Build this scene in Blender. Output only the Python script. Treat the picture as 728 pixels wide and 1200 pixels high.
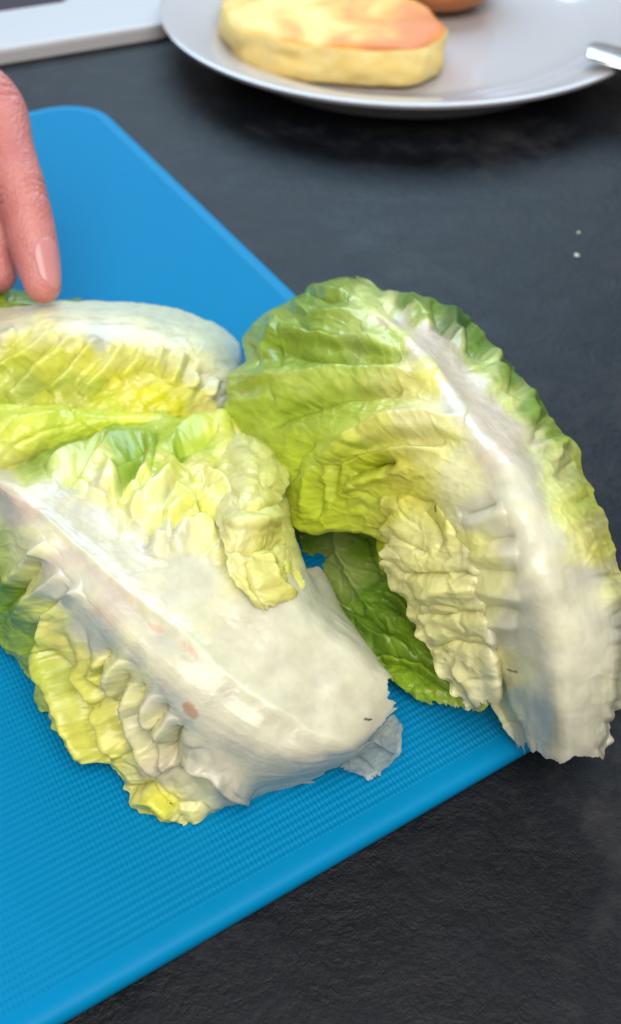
import bpy, bmesh, math, random
import numpy as np
from mathutils import Vector, Matrix
random.seed(7); rng = np.random.RandomState(11)
for o in list(bpy.data.objects): bpy.data.objects.remove(o)
SC = bpy.context.scene; COL = SC.collection

# ---------------------------------------------------------------- camera
F_PX, H_CAM = 1163.0, 0.20
PITCH = math.atan(1190 / F_PX)                      # below horizontal
cam_d = bpy.data.cameras.new('camera'); cam = bpy.data.objects.new('camera', cam_d); COL.objects.link(cam)
cam.location = (0, 0, H_CAM); cam.rotation_euler = (math.pi/2 - PITCH, 0, 0)
cam_d.sensor_fit = 'VERTICAL'; cam_d.sensor_height = 24; cam_d.sensor_width = 24
cam_d.lens = 24 * F_PX / 1200; cam_d.clip_start = .01; cam_d.clip_end = 20
cam_d.dof.use_dof = True; cam_d.dof.focus_distance = .215; cam_d.dof.aperture_fstop = 11
SC.camera = cam
SC.view_settings.view_transform = 'Standard'; SC.view_settings.look = 'None'
SC.view_settings.exposure = -0.13; SC.view_settings.gamma = 1
# ---------------------------------------------------------------- room light
w = bpy.data.worlds.new('World'); SC.world = w; w.use_nodes = True
bg = w.node_tree.nodes['Background']; bg.inputs[0].default_value = (1.0, .98, .95, 1); bg.inputs[1].default_value = .35
def area(name, loc, target, sx, sy, power, color):
    d = bpy.data.lights.new(name, 'AREA'); d.shape = 'RECTANGLE'; d.size = sx; d.size_y = sy
    d.energy = power; d.color = color
    o = bpy.data.objects.new(name, d); COL.objects.link(o); o.location = loc
    o.rotation_euler = (Vector(target) - Vector(loc)).to_track_quat('-Z', 'Y').to_euler(); return o
area('window_light', (-.02, .84, .44), (-.06, .32, 0), .70, .42, 5.6, (.54, .79, 1.0))
area('front_fill', (.10, -.25, .85), (0, .28, 0), .8, .7, 13.0, (1.0, .94, .88))  # added warm fill, above and behind the camera, lifts the shaded leaf sides

# ---------------------------------------------------------------- helpers
CP, SP = math.cos(PITCH), math.sin(PITCH)
def W(px, py, z=0.0):
    """photo pixel + height above the counter in cm -> point in metres"""
    px = np.asarray(px, float); py = np.asarray(py, float); z = np.asarray(z, float) * .01
    dx = px - 364; dy = 600 - py
    d = np.stack([dx + 0*dy, F_PX*CP + dy*SP + 0*dx, -F_PX*SP + dy*CP + 0*dx], -1)
    t = (z - H_CAM) / d[..., 2]
    return d * t[..., None] + np.array([0, 0, H_CAM])
def PX(P):
    q = P - np.array([0, 0, H_CAM])
    x = q[..., 0]; fwd = q[..., 1]*CP - q[..., 2]*SP; up = q[..., 1]*SP + q[..., 2]*CP
    return 364 + F_PX*x/fwd, 600 - F_PX*up/fwd
def hsh(ix, iy, s):
    h = (ix.astype(np.int64)*374761393 + iy.astype(np.int64)*668265263 + int(s)*2147483647 + 12345) & 0xffffffff
    h = ((h ^ (h >> 13)) * 1274126177) & 0xffffffff
    h = ((h ^ (h >> 16)) * 2246822519) & 0xffffffff
    return ((h ^ (h >> 15)) & 0xffffff) / float(0xffffff)
def vn(x, y, s=0):
    x = np.asarray(x, float); y = np.asarray(y, float) + 0*x; x = x + 0*y
    ix = np.floor(x); iy = np.floor(y); fx = x-ix; fy = y-iy
    fx = fx*fx*(3-2*fx); fy = fy*fy*(3-2*fy)
    a = hsh(ix, iy, s); b = hsh(ix+1, iy, s); c = hsh(ix, iy+1, s); d = hsh(ix+1, iy+1, s)
    return (a*(1-fx)+b*fx)*(1-fy)+(c*(1-fx)+d*fx)*fy*1.0 - .5
def fbm(x, y, s=0, o=4):
    r = 0; a = 1.
    for i in range(o): r = r + a*vn(x*2**i, y*2**i, s+i*17); a *= .5
    return r
def voro(x, y, s=0, jit=.9):
    ix = np.floor(x); iy = np.floor(y); f1 = np.full(x.shape, 9.); f2 = np.full(x.shape, 9.); cid = np.zeros(x.shape)
    for i in (-1, 0, 1):
        for j in (-1, 0, 1):
            cx = ix+i; cy = iy+j
            d = np.hypot(cx+.5+jit*(hsh(cx, cy, s)-.5)-x, cy+.5+jit*(hsh(cx, cy, s+91)-.5)-y)
            c = hsh(cx, cy, s+313)
            n = d < f1; f2 = np.where(n, f1, np.minimum(f2, d)); cid = np.where(n, c, cid); f1 = np.where(n, d, f1)
    return f1, f2, cid
def sm(a, b, x):
    t = np.clip((x-a)/(b-a), 0, 1); return t*t*(3-2*t)
def crspline(net, u, v):
    """Catmull-Rom surface through net[nr,nc,3] at u (rows), v (cols) in 0..1"""
    nr, nc = net.shape[:2]
    def wts(t, n):
        t = np.clip(t, 0, 1)*(n-1); i = np.minimum(np.floor(t).astype(int), n-2); f = t-i
        w = [-.5*f+f*f-.5*f**3, 1-2.5*f*f+1.5*f**3, .5*f+2*f*f-1.5*f**3, -.5*f*f+.5*f**3]
        return i, w
    e = np.concatenate([2*net[:1]-net[1:2], net, 2*net[-1:]-net[-2:-1]], 0)
    e = np.concatenate([2*e[:, :1]-e[:, 1:2], e, 2*e[:, -1:]-e[:, -2:-1]], 1)
    iu, wu = wts(u, nr); iv, wv = wts(v, nc); r = 0
    for a in range(4):
        for b in range(4):
            r = r + (wu[a]*wv[b])[..., None]*e[iu+a, iv+b]
    return r
def normals(P):
    du = np.gradient(P, axis=0); dv = np.gradient(P, axis=1)
    n = np.cross(du, dv); l = np.linalg.norm(n, axis=-1, keepdims=True); return n/np.maximum(l, 1e-12)
def crease_field(x, y, cs):
    D = np.zeros(x.shape)
    for typ, amp, wd, pts in cs:
        best = np.full(x.shape, 1e9); sd = np.zeros(x.shape); fade = np.zeros(x.shape)
        p = np.array(pts, float); seg = np.diff(p, axis=0); L = np.hypot(seg[:, 0], seg[:, 1]); T = L.sum(); acc = 0
        x0, y0 = p.min(0)-6*wd; x1, y1 = p.max(0)+6*wd
        m = (x > x0) & (x < x1) & (y > y0) & (y < y1)
        if not m.any(): continue
        xm = x[m] + 3*fbm(x[m]/22, y[m]/22, 5, 2); ym = y[m] + 3*fbm(x[m]/22, y[m]/22, 25, 2)
        b = np.full(xm.shape, 1e9); s_ = np.zeros(xm.shape); f_ = np.zeros(xm.shape)
        for k in range(len(seg)):
            t = np.clip(((xm-p[k, 0])*seg[k, 0]+(ym-p[k, 1])*seg[k, 1])/L[k]**2, 0, 1)
            qx = xm-(p[k, 0]+t*seg[k, 0]); qy = ym-(p[k, 1]+t*seg[k, 1]); d = np.hypot(qx, qy)
            cr = seg[k, 0]*(ym-p[k, 1])-seg[k, 1]*(xm-p[k, 0])      # >0: to the right of travel (y down)
            n = d < b; b = np.where(n, d, b); s_ = np.where(n, np.sign(cr), s_); f_ = np.where(n, (acc+t*L[k])/T, f_)
            acc += L[k]
        tap = np.sqrt(np.clip(4*f_*(1-f_), 0, 1)); tap = np.clip(tap+.15, 0, 1)
        if typ == 'r': v = amp*1.15*np.exp(-(b/wd)**1.35)
        elif typ == 'g': v = -amp*np.exp(-b/wd*1.3)
        else:                                                        # cliff: high on the left of travel
            q = -s_*b
            v = amp*np.tanh(q/3.2)*np.exp(-np.abs(q)/wd)
        D[m] += v*tap
    return D
def paint(x, y, samples, p=4.6):
    num = 0; den = 0
    xx = x+14*fbm(x/30, y/30, 71, 3); yy = y+14*fbm(x/30, y/30, 171, 3)
    for sx, sy, c in samples:
        wt = 1/(((xx-sx)**2+(yy-sy)**2+45)**(p/2)); num = num+wt[..., None]*np.array(c); den = den+wt
    return num/den[..., None]

def link(name, me, parent=None, mat=None):
    o = bpy.data.objects.new(name, me); COL.objects.link(o)
    if parent: o.parent = parent
    if mat: me.materials.append(mat)
    return o
def tag(o, label=None, cat=None, group=None, kind=None):
    for k, v in (('label', label), ('category', cat), ('group', group), ('kind', kind)):
        if v: o[k] = v
    return o
def thing(name, loc, label, cat, group=None):
    o = bpy.data.objects.new(name, None); COL.objects.link(o); o.location = loc; o.empty_display_size = .02
    return tag(o, label, cat, group)
def fast_mesh(name, V, Fq, color=None, thin=None, nrm=None, sss=None):
    me = bpy.data.meshes.new(name); nv, nf = len(V), len(Fq)
    me.vertices.add(nv); me.vertices.foreach_set('co', V.astype(np.float32).ravel())
    me.loops.add(nf*4); me.loops.foreach_set('vertex_index', Fq.astype(np.int32).ravel())
    me.polygons.add(nf); me.polygons.foreach_set('loop_start', np.arange(0, nf*4, 4, dtype=np.int32))
    me.polygons.foreach_set('loop_total', np.full(nf, 4, dtype=np.int32))
    me.update(calc_edges=True); me.polygons.foreach_set('use_smooth', np.ones(nf, bool))
    if color is not None:
        a = me.color_attributes.new('tint', 'FLOAT_COLOR', 'POINT')
        c = np.ones((nv, 4), np.float32); c[:, :3] = color; a.data.foreach_set('color', c.ravel())
    if thin is not None:
        a = me.attributes.new('thin', 'FLOAT', 'POINT'); a.data.foreach_set('value', thin.astype(np.float32))
    if sss is not None:
        a = me.attributes.new('softness', 'FLOAT', 'POINT'); a.data.foreach_set('value', sss.astype(np.float32))
    if nrm is not None: me.normals_split_custom_set_from_vertices(nrm.astype(np.float32).tolist())
    me.validate(); return me

# ---------------------------------------------------------------- materials
def mat(name):
    m = bpy.data.materials.new(name); m.use_nodes = True; nt = m.node_tree; return m, nt, nt.nodes['Principled BSDF'], nt.nodes['Material Output']
def N(nt, t, **k):
    n = nt.nodes.new(t)
    for a, b in k.items():
        if a in n.inputs: n.inputs[a].default_value = b
        else: setattr(n, a, b)
    return n
def ramp(nt, stops):
    r = nt.nodes.new('ShaderNodeValToRGB'); e = r.color_ramp.elements
    while len(e) < len(stops): e.new(.5)
    for q, (p, c) in zip(e, stops): q.position = p; q.color = (*c, 1) if len(c) == 3 else c
    return r
def simple(name, c, rough=.5, metal=0, spec=.5):
    m, nt, b, o = mat(name); b.inputs['Base Color'].default_value = (*c, 1); b.inputs['Roughness'].default_value = rough
    b.inputs['Metallic'].default_value = metal; b.inputs['Specular IOR Level'].default_value = spec; return m
def bump(nt, b, src, dist, strength=1.):
    n = nt.nodes.new('ShaderNodeBump'); n.inputs['Distance'].default_value = dist; n.inputs['Strength'].default_value = strength
    nt.links.new(src, n.inputs['Height']); nt.links.new(n.outputs[0], b.inputs['Normal']); return n

def leaf_material(name, rough, trans, rib=False):
    m, nt, b, out = mat(name); L = nt.links
    at = N(nt, 'ShaderNodeAttribute', attribute_name='tint'); th = N(nt, 'ShaderNodeAttribute', attribute_name='thin')
    tc = N(nt, 'ShaderNodeTexCoord')
    n1 = N(nt, 'ShaderNodeTexNoise'); n1.inputs['Scale'].default_value = 260; n1.inputs['Detail'].default_value = 5
    n2 = N(nt, 'ShaderNodeTexNoise'); n2.inputs['Scale'].default_value = 900; n2.inputs['Detail'].default_value = 3
    for n in (n1, n2): L.new(tc.outputs['Object'], n.inputs['Vector'])
    mr = N(nt, 'ShaderNodeMapRange'); mr.inputs['From Min'].default_value = .3; mr.inputs['From Max'].default_value = .7
    mr.inputs['To Min'].default_value = .90; mr.inputs['To Max'].default_value = 1.06
    L.new(n1.outputs['Fac'], mr.inputs['Value'])
    mx = N(nt, 'ShaderNodeVectorMath', operation='SCALE'); L.new(at.outputs['Color'], mx.inputs[0]); L.new(mr.outputs[0], mx.inputs['Scale'])
    L.new(mx.outputs[0], b.inputs['Base Color'])
    b.inputs['Specular IOR Level'].default_value = .5; b.inputs['Coat Weight'].default_value = .35; b.inputs['Coat Roughness'].default_value = .24
    so = N(nt, 'ShaderNodeAttribute', attribute_name='softness'); L.new(so.outputs['Fac'], b.inputs['Subsurface Weight'])
    for key, lo_, hi_ in (('Subsurface Scale', 2.2, .7), ('Coat Weight', .5, .35)):
        q = N(nt, 'ShaderNodeMapRange'); q.inputs['From Min'].default_value = .25; q.inputs['From Max'].default_value = 1
        q.inputs['To Min'].default_value = lo_; q.inputs['To Max'].default_value = hi_; L.new(th.outputs['Fac'], q.inputs['Value']); L.new(q.outputs[0], b.inputs[key])
    b.inputs['Subsurface Radius'].default_value = (.0020, .0019, .0013)
    ad = N(nt, 'ShaderNodeMath', operation='ADD'); L.new(n1.outputs['Fac'], ad.inputs[0])
    m2 = N(nt, 'ShaderNodeMath', operation='MULTIPLY'); m2.inputs[1].default_value = .35; L.new(n2.outputs['Fac'], m2.inputs[0]); L.new(m2.outputs[0], ad.inputs[1])
    bp = bump(nt, b, ad.outputs[0], .0005, .38)
    rr = N(nt, 'ShaderNodeMapRange'); rr.inputs['To Min'].default_value = rough-.12; rr.inputs['To Max'].default_value = rough+.15
    L.new(n1.outputs['Fac'], rr.inputs['Value']); L.new(rr.outputs[0], b.inputs['Roughness'])
    tr = N(nt, 'ShaderNodeBsdfTranslucent'); L.new(mx.outputs[0], tr.inputs['Color']); L.new(bp.outputs[0], tr.inputs['Normal'])
    ms = N(nt, 'ShaderNodeMixShader'); mu = N(nt, 'ShaderNodeMath', operation='MULTIPLY'); mu.inputs[1].default_value = trans
    L.new(th.outputs['Fac'], mu.inputs[0]); L.new(mu.outputs[0], ms.inputs[0]); L.new(b.outputs[0], ms.inputs[1]); L.new(tr.outputs[0], ms.inputs[2])
    L.new(ms.outputs[0], out.inputs['Surface']); return m
BLADE = leaf_material('leaf_blade', .34, .22)
RIB = BLADE

# ---------------------------------------------------------------- counter
def counter_material():
    m, nt, b, out = mat('dark_slate_laminate'); L = nt.links; tc = N(nt, 'ShaderNodeTexCoord')
    a = N(nt, 'ShaderNodeTexNoise'); a.inputs['Scale'].default_value = 9; a.inputs['Detail'].default_value = 9; a.inputs['Roughness'].default_value = .62; a.inputs['Distortion'].default_value = .8
    c = N(nt, 'ShaderNodeTexNoise'); c.inputs['Scale'].default_value = 70; c.inputs['Detail'].default_value = 8; c.inputs['Roughness'].default_value = .7; c.inputs['Distortion'].default_value = .25
    d = N(nt, 'ShaderNodeTexNoise'); d.inputs['Scale'].default_value = 420; d.inputs['Detail'].default_value = 5; d.inputs['Roughness'].default_value = .7
    for n in (a, c, d): L.new(tc.outputs['Object'], n.inputs['Vector'])
    r1 = ramp(nt, [(.3, (.002, .003, .005)), (.52, (.004, .006, .010)), (.78, (.030, .030, .033))])
    s1 = N(nt, 'ShaderNodeMath', operation='ADD'); L.new(a.outputs['Fac'], s1.inputs[0])
    s2 = N(nt, 'ShaderNodeMath', operation='MULTIPLY_ADD'); L.new(c.outputs['Fac'], s2.inputs[0]); s2.inputs[1].default_value = .8; s2.inputs[2].default_value = -.4
    L.new(s2.outputs[0], s1.inputs[1]); L.new(s1.outputs[0], r1.inputs[0]); L.new(r1.outputs[0], b.inputs['Base Color'])
    rr = N(nt, 'ShaderNodeMapRange'); rr.inputs['From Min'].default_value = .3; rr.inputs['From Max'].default_value = .7
    rr.inputs['To Min'].default_value = .36; rr.inputs['To Max'].default_value = .56; s3 = N(nt, 'ShaderNodeMath', operation='MULTIPLY_ADD'); L.new(a.outputs['Fac'], s3.inputs[0]); s3.inputs[1].default_value = 1.1; s3.inputs[2].default_value = -.55; s4 = N(nt, 'ShaderNodeMath', operation='ADD'); L.new(c.outputs['Fac'], s4.inputs[0]); L.new(s3.outputs[0], s4.inputs[1]); L.new(s4.outputs[0], rr.inputs['Value']); L.new(rr.outputs[0], b.inputs['Roughness'])
    v = N(nt, 'ShaderNodeMath', operation='MULTIPLY_ADD'); L.new(d.outputs['Fac'], v.inputs[0]); v.inputs[1].default_value = .35; L.new(c.outputs['Fac'], v.inputs[2])
    bump(nt, b, v.outputs[0], .0016, .6); b.inputs['Specular IOR Level'].default_value = .25
    return m
bm = bmesh.new(); bmesh.ops.create_grid(bm, x_segments=1, y_segments=1, size=1.4)
me = bpy.data.meshes.new('countertop'); bm.to_mesh(me); bm.free()
ct = link('countertop', me, None, counter_material()); ct.location = (0, .9, 0); tag(ct, kind='structure')

# ---------------------------------------------------------------- cutting board
TH = .5                                                  # cm
A = W(106, 112, TH)[:2]; A2 = W(350, 344, TH)[:2]; C1 = W(90, 1201, 0)[:2]; C2 = W(610, 892, 0)[:2]
ex = (A2-A)/np.linalg.norm(A2-A); ey = (C1-C2)/np.linalg.norm(C1-C2)
th_ = (math.atan2(ex[1], ex[0]) + (math.atan2(ey[1], ey[0]) + math.pi/2))/2 if False else math.atan2(ex[1], ex[0])
# corner B = intersection of the two edges
M_ = np.array([ex, -ey]).T; tt = np.linalg.solve(M_, C2-A); Bc = A+ex*tt[0]
LEN = tt[0]; WID = .285
# right-handed frame: origin at B, x towards A, y along near edge
e1 = -ex; e2 = ey - e1*np.dot(ey, e1); e2 /= np.linalg.norm(e2)
def rounded_rect(L_, W_, r, n=10, inset=0.):
    out = []
    for cx, cy, a0 in ((L_-r, W_-r, 0), (r, W_-r, 90), (r, r, 180), (L_-r, r, 270)):
        for k in range(n+1):
            a = math.radians(a0+90*k/n); q = r-inset; out.append((cx+q*math.cos(a), cy+q*math.sin(a)))
    return out
def board():
    th = TH*.01; prof = [(.0022, 0), (.0006, .0004), (0, .0012), (.0000, .0026), (.0003, .0036), (.0010, .0044), (.0020, .00475), (.0034, .0048), (.0048, .00465), (.0054, .0046)]
    V = []; Fs = []; nn = 4*15
    R = .024
    for ins, z in prof:
        for (x, y) in rounded_rect(LEN, WID, R, 14, ins): V.append((x, y, z))
    for i in range(len(prof)-1):
        for k in range(nn):
            a = i*nn+k; b = i*nn+(k+1) % nn; Fs.append((a, b, b+nn, a+nn))
    Fs.append(tuple(range(nn))[::-1])
    me = bpy.data.meshes.new('board_body'); me.from_pydata(V, [], Fs); me.polygons.foreach_set('use_smooth', [True]*len(me.polygons)); me.update()
    top = [(x, y, .0046) for (x, y) in rounded_rect(LEN, WID, R, 14, .0054)]
    mt = bpy.data.meshes.new('cutting_surface'); mt.from_pydata(top, [], [tuple(range(nn))]); mt.update()
    return me, mt
def plastic(name, dots):
    m, nt, b, out = mat(name); L = nt.links
    b.inputs['Base Color'].default_value = (.0003, .205, .44, 1); b.inputs['Roughness'].default_value = .42; b.inputs['Specular IOR Level'].default_value = .08
    tc = N(nt, 'ShaderNodeTexCoord')
    if dots:
        sp = N(nt, 'ShaderNodeSeparateXYZ'); L.new(tc.outputs['Object'], sp.inputs[0])
        def wave(sock_a, ka, sock_b, kb):
            a = N(nt, 'ShaderNodeMath', operation='MULTIPLY'); a.inputs[1].default_value = ka; L.new(sock_a, a.inputs[0])
            c = N(nt, 'ShaderNodeMath', operation='MULTIPLY_ADD'); c.inputs[1].default_value = kb; L.new(sock_b, c.inputs[0]); L.new(a.outputs[0], c.inputs[2])
            s = N(nt, 'ShaderNodeMath', operation='SINE'); L.new(c.outputs[0], s.inputs[0]); return s.outputs[0]
        k = 2*math.pi/.00165
        a = wave(sp.outputs[0], k*.5, sp.outputs[1], k*.866/1.0); c = wave(sp.outputs[0], k*.5, sp.outputs[1], -k*.866)
        mm = N(nt, 'ShaderNodeMath', operation='MULTIPLY'); L.new(a, mm.inputs[0]); L.new(c, mm.inputs[1])
        nz = N(nt, 'ShaderNodeTexNoise'); nz.inputs['Scale'].default_value = 60; L.new(tc.outputs['Object'], nz.inputs['Vector'])
        ab = N(nt, 'ShaderNodeMath', operation='MULTIPLY_ADD'); L.new(nz.outputs['Fac'], ab.inputs[0]); ab.inputs[1].default_value = .25; L.new(mm.outputs[0], ab.inputs[2])
        bump(nt, b, ab.outputs[0], .00032, .55)
    else:
        nz = N(nt, 'ShaderNodeTexNoise'); nz.inputs['Scale'].default_value = 160; nz.inputs['Detail'].default_value = 4; L.new(tc.outputs['Object'], nz.inputs['Vector'])
        bump(nt, b, nz.outputs['Fac'], .0004, .35)
    return m
bt = thing('cutting_board', (Bc[0], Bc[1], 0), 'bright blue plastic cutting board with finely dimpled surface lying under the lettuce', 'cutting board')
bt.rotation_euler = (0, 0, math.atan2(e1[1], e1[0]))
bmz, btz = board()
ob1 = link('body', bmz, bt, plastic('blue_plastic_rim', False)); ob2 = link('cutting_surface', btz, bt, plastic('blue_plastic_dimpled', True))
if e1[0]*e2[1]-e1[1]*e2[0] < 0:
    for o in (ob1, ob2):
        for v in o.data.vertices: v.co.y *= -1
        o.data.flip_normals()

# ---------------------------------------------------------------- lettuce
WH = (.69, .72, .655); WP = (.70, .655, .60); CR = (.79, .80, .34); YE = (.66, .70, .16); YG = (.50, .60, .10)
LG = (.30, .46, .07); MG = (.16, .33, .04); DG = (.06, .17, .02); PG = (.42, .56, .26); BR = (.50, .24, .12)
def leaf_grid(net, nu, nv, creases=(), samples=((0, 0, WH),), ragged=(.02, .02, .0, .0), blister=None, wob=1.0, seed=1,
              thick=None, spots=(), smooth_mask=None, cs=1.75):
    net = np.array(net, float); cp = W(net[..., 0], net[..., 1], net[..., 2])
    u, v = np.meshgrid(np.linspace(0, 1, nu), np.linspace(0, 1, nv), indexing='ij')
    # ragged outline: each border is eaten into by noise
    def rag(t, a, s): 
        n = np.abs(fbm(t*9, 0*t+s*3.3, seed+s, 5)) + .45*np.abs(vn(t*31, 0*t+s, seed+s+5))
        return a*n*2
    ulo = rag(v, ragged[2], 3); uhi = 1-rag(v, ragged[3], 4); uu = u+ulo*(1-u)**12-(1-uhi)*u**12
    vlo = rag(u, ragged[0], 1); vhi = 1-rag(u, ragged[1], 2); vv = v+vlo*(1-v)**12-(1-vhi)*v**12
    P = crspline(cp, uu, vv); h = 1e-3
    ua = np.clip(uu-h, 0, 1); ub = np.clip(uu+h, 0, 1); va = np.clip(vv-h, 0, 1); vb = np.clip(vv+h, 0, 1)
    n0 = np.cross((crspline(cp, ub, vv)-crspline(cp, ua, vv))/(ub-ua+1e-9)[..., None], (crspline(cp, uu, vb)-crspline(cp, uu, va))/(vb-va+1e-9)[..., None])
    n0 /= np.maximum(np.linalg.norm(n0, axis=-1, keepdims=True), 1e-12); n = n0.copy()
    def blur(a, k):
        for _ in range(k):
            for ax in (0, 1):
                e = np.concatenate([np.take(a, [0], ax), a, np.take(a, [-1], ax)], ax)
                a = (np.take(e, range(0, a.shape[ax]), ax)+2*a+np.take(e, range(2, a.shape[ax]+2), ax))/4
        return a
    def fixn(q): return q*np.where((q*n0*sgn).sum(-1) < 0, -1, 1)[..., None]
    sgn = 1 if np.mean(n[..., 2]) > 0 else -1; n = n*sgn
    x, y = PX(P)
    # low-frequency undulation
    P = P + n*(wob*.0010*fbm(x/46, y/46, seed, 2)*(.3+smooth_mask(x, y, u, v) if smooth_mask else 1))[..., None]
    D = crease_field(x, y, creases)*.001*cs
    P = P + n*D[..., None]
    tint = paint(x, y, samples)**.9*np.array([1.08, 1.03, .82])
    sat = sm(.12, .62, 1-tint[..., 2]/tint[..., 1]); tint = np.clip(tint*(.75+(.24+.30*sm(.3, .62, tint[..., 0]))*sat)[..., None], 0, .90); tint[..., 1] = np.minimum(tint[..., 1], .875); tint[..., 2] *= 1.16-.43*sat
    tint = tint*(1+.045*(1-sat)*fbm(u*5, v*60, seed+90, 3)+.10*sat*fbm(x/34, y/34, seed+91, 3))[..., None]
    if blister is not None:
        n = fixn(normals(P)*sgn); n = n*.35+n0*sgn*.65; n /= np.linalg.norm(n, axis=-1, keepdims=True)
        amp, tm = blister(x, y, u, v); P = P + n*(amp*.001)[..., None]; tint = np.clip(tint*tm[..., None], 0, .90)
    # crinkles and the fine vein net of the thin blade
    f1, f2, _ = voro((x*.9+y*.3)/21+.6*fbm(x/30, y/30, seed+61, 3), (y*.9-x*.3)/15+.6*fbm(x/30, y/30, seed+62, 3), seed+60)
    vein = np.exp(-((f2-f1)/.11)**2); vs = np.exp(-((f2-f1)/.22)**2)
    cr_ = (1-np.minimum(1, 3.2*np.abs(fbm(x/26, y/17, seed+70, 3))))
    P = P + n*(sat*(.15*vs+.34*cr_*(.4+.6*np.clip(.5+1.5*vn(x/50, y/50, seed+2), 0, 1)))*.001)[..., None]
    pale = sm(.30, .75, tint[..., 0])[..., None]
    tint = tint*(1+(vein*sat)[..., None]*(.16*(1-pale)-.09*pale))
    for sx, sy, rx, ry, ang, c, st in spots:
        ca, sa = math.cos(ang), math.sin(ang); dx = x-sx+2.5*fbm(x/7, y/7, 9, 3); dy = y-sy+2.5*fbm(x/7, y/7, 19, 3)
        q = ((dx*ca+dy*sa)/rx)**2+((-dx*sa+dy*ca)/ry)**2; k = st*sm(1.3, .55, q)[..., None]; tint = tint*(1-k)+np.array(c)*k
    n = fixn(normals(P)*sgn); n0 = blur(n0, 12); n0 /= np.linalg.norm(n0, axis=-1, keepdims=True)
    T = thick(x, y, u, v)*.001
    # edges thin out
    e = np.minimum(np.minimum(u, 1-u)*nu, np.minimum(v, 1-v)*nv); T = T*np.clip(.25+e/10, 0, 1)
    return dict(P=P, n=n, n0=n0*sgn, T=T, tint=tint, sgn=sgn, u=u, v=v, x=x, y=y)
def leaf_mesh(name, g, sel=None, parent=None, material=None, j0=0, j1=None):
    """closed shell of the columns j0..j1"""
    P, n, T, n0 = g['P'], g['n'], g['T'], g['n0']; nu, nv = P.shape[:2]; j1 = nv-1 if j1 is None else j1
    sl = (slice(None), slice(j0, j1+1)); P = P[sl]; n = n[sl]; n0 = n0[sl]; T = T[sl]; tint = g['tint'][sl]; m, k = P.shape[:2]
    top = P.reshape(-1, 3); bot = (P-n0*T[..., None]).reshape(-1, 3); cnt = m*k
    idx = np.arange(cnt).reshape(m, k); q = np.stack([idx[:-1, :-1], idx[1:, :-1], idx[1:, 1:], idx[:-1, 1:]], -1).reshape(-1, 4)
    if g['sgn'] < 0: q = q[:, ::-1]
    Fq = [q, q[:, ::-1]+cnt]
    def strip(line, flip):
        a = line[:-1]; b = line[1:]; s = np.stack([a, b, b+cnt, a+cnt], -1)
        if flip: s = s[:, ::-1]
        if g['sgn'] < 0: s = s[:, ::-1]
        Fq.append(s)
    strip(idx[0], False); strip(idx[-1], True)
    if j0 == 0: strip(idx[:, 0], True)
    if j1 == nv-1: strip(idx[:, -1], False)
    V = np.concatenate([top, bot]); Fq = np.concatenate(Fq)
    thin = np.clip(1.15-T/.0035, .25, 1).ravel()
    cj = np.arange(k)[None, :]+0*T; fade = np.ones_like(T)
    if j0 > 0: fade = fade*sm(0, 16, cj)
    if j1 < nv-1: fade = fade*sm(0, 16, k-1-cj)
    sss = (fade*(.30+.65*sm(.9, .3, thin.reshape(T.shape)))).ravel()
    nr = np.concatenate([n.reshape(-1, 3), -n.reshape(-1, 3)])
    org = np.array(parent.location) if parent else 0
    me = fast_mesh(name, V-org, Fq, np.concatenate([tint.reshape(-1, 3)]*2), np.concatenate([thin]*2), nr, np.concatenate([sss]*2))
    return link(name, me, parent, material)

# ---- blister helper: elongated pleats near the rib breaking into quilted cells towards the edges
def quilt(x, y, ca, sa, lx, ly, seed, warp=.35, k=4.0):
    """pillow height 0..1; cells lx px along direction a, ly px across"""
    X = (x*ca+y*sa)/lx; Y = (-x*sa+y*ca)/ly
    X = X+warp*fbm(x/40, y/40, seed+3, 3); Y = Y+warp*fbm(x/40, y/40, seed+8, 3)
    f1, f2, c = voro(X, Y, seed); d = np.sqrt((f2-f1)**2+.012)-.11
    return (1-np.exp(-k*.8*d))*(.65+.6*c), c

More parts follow.
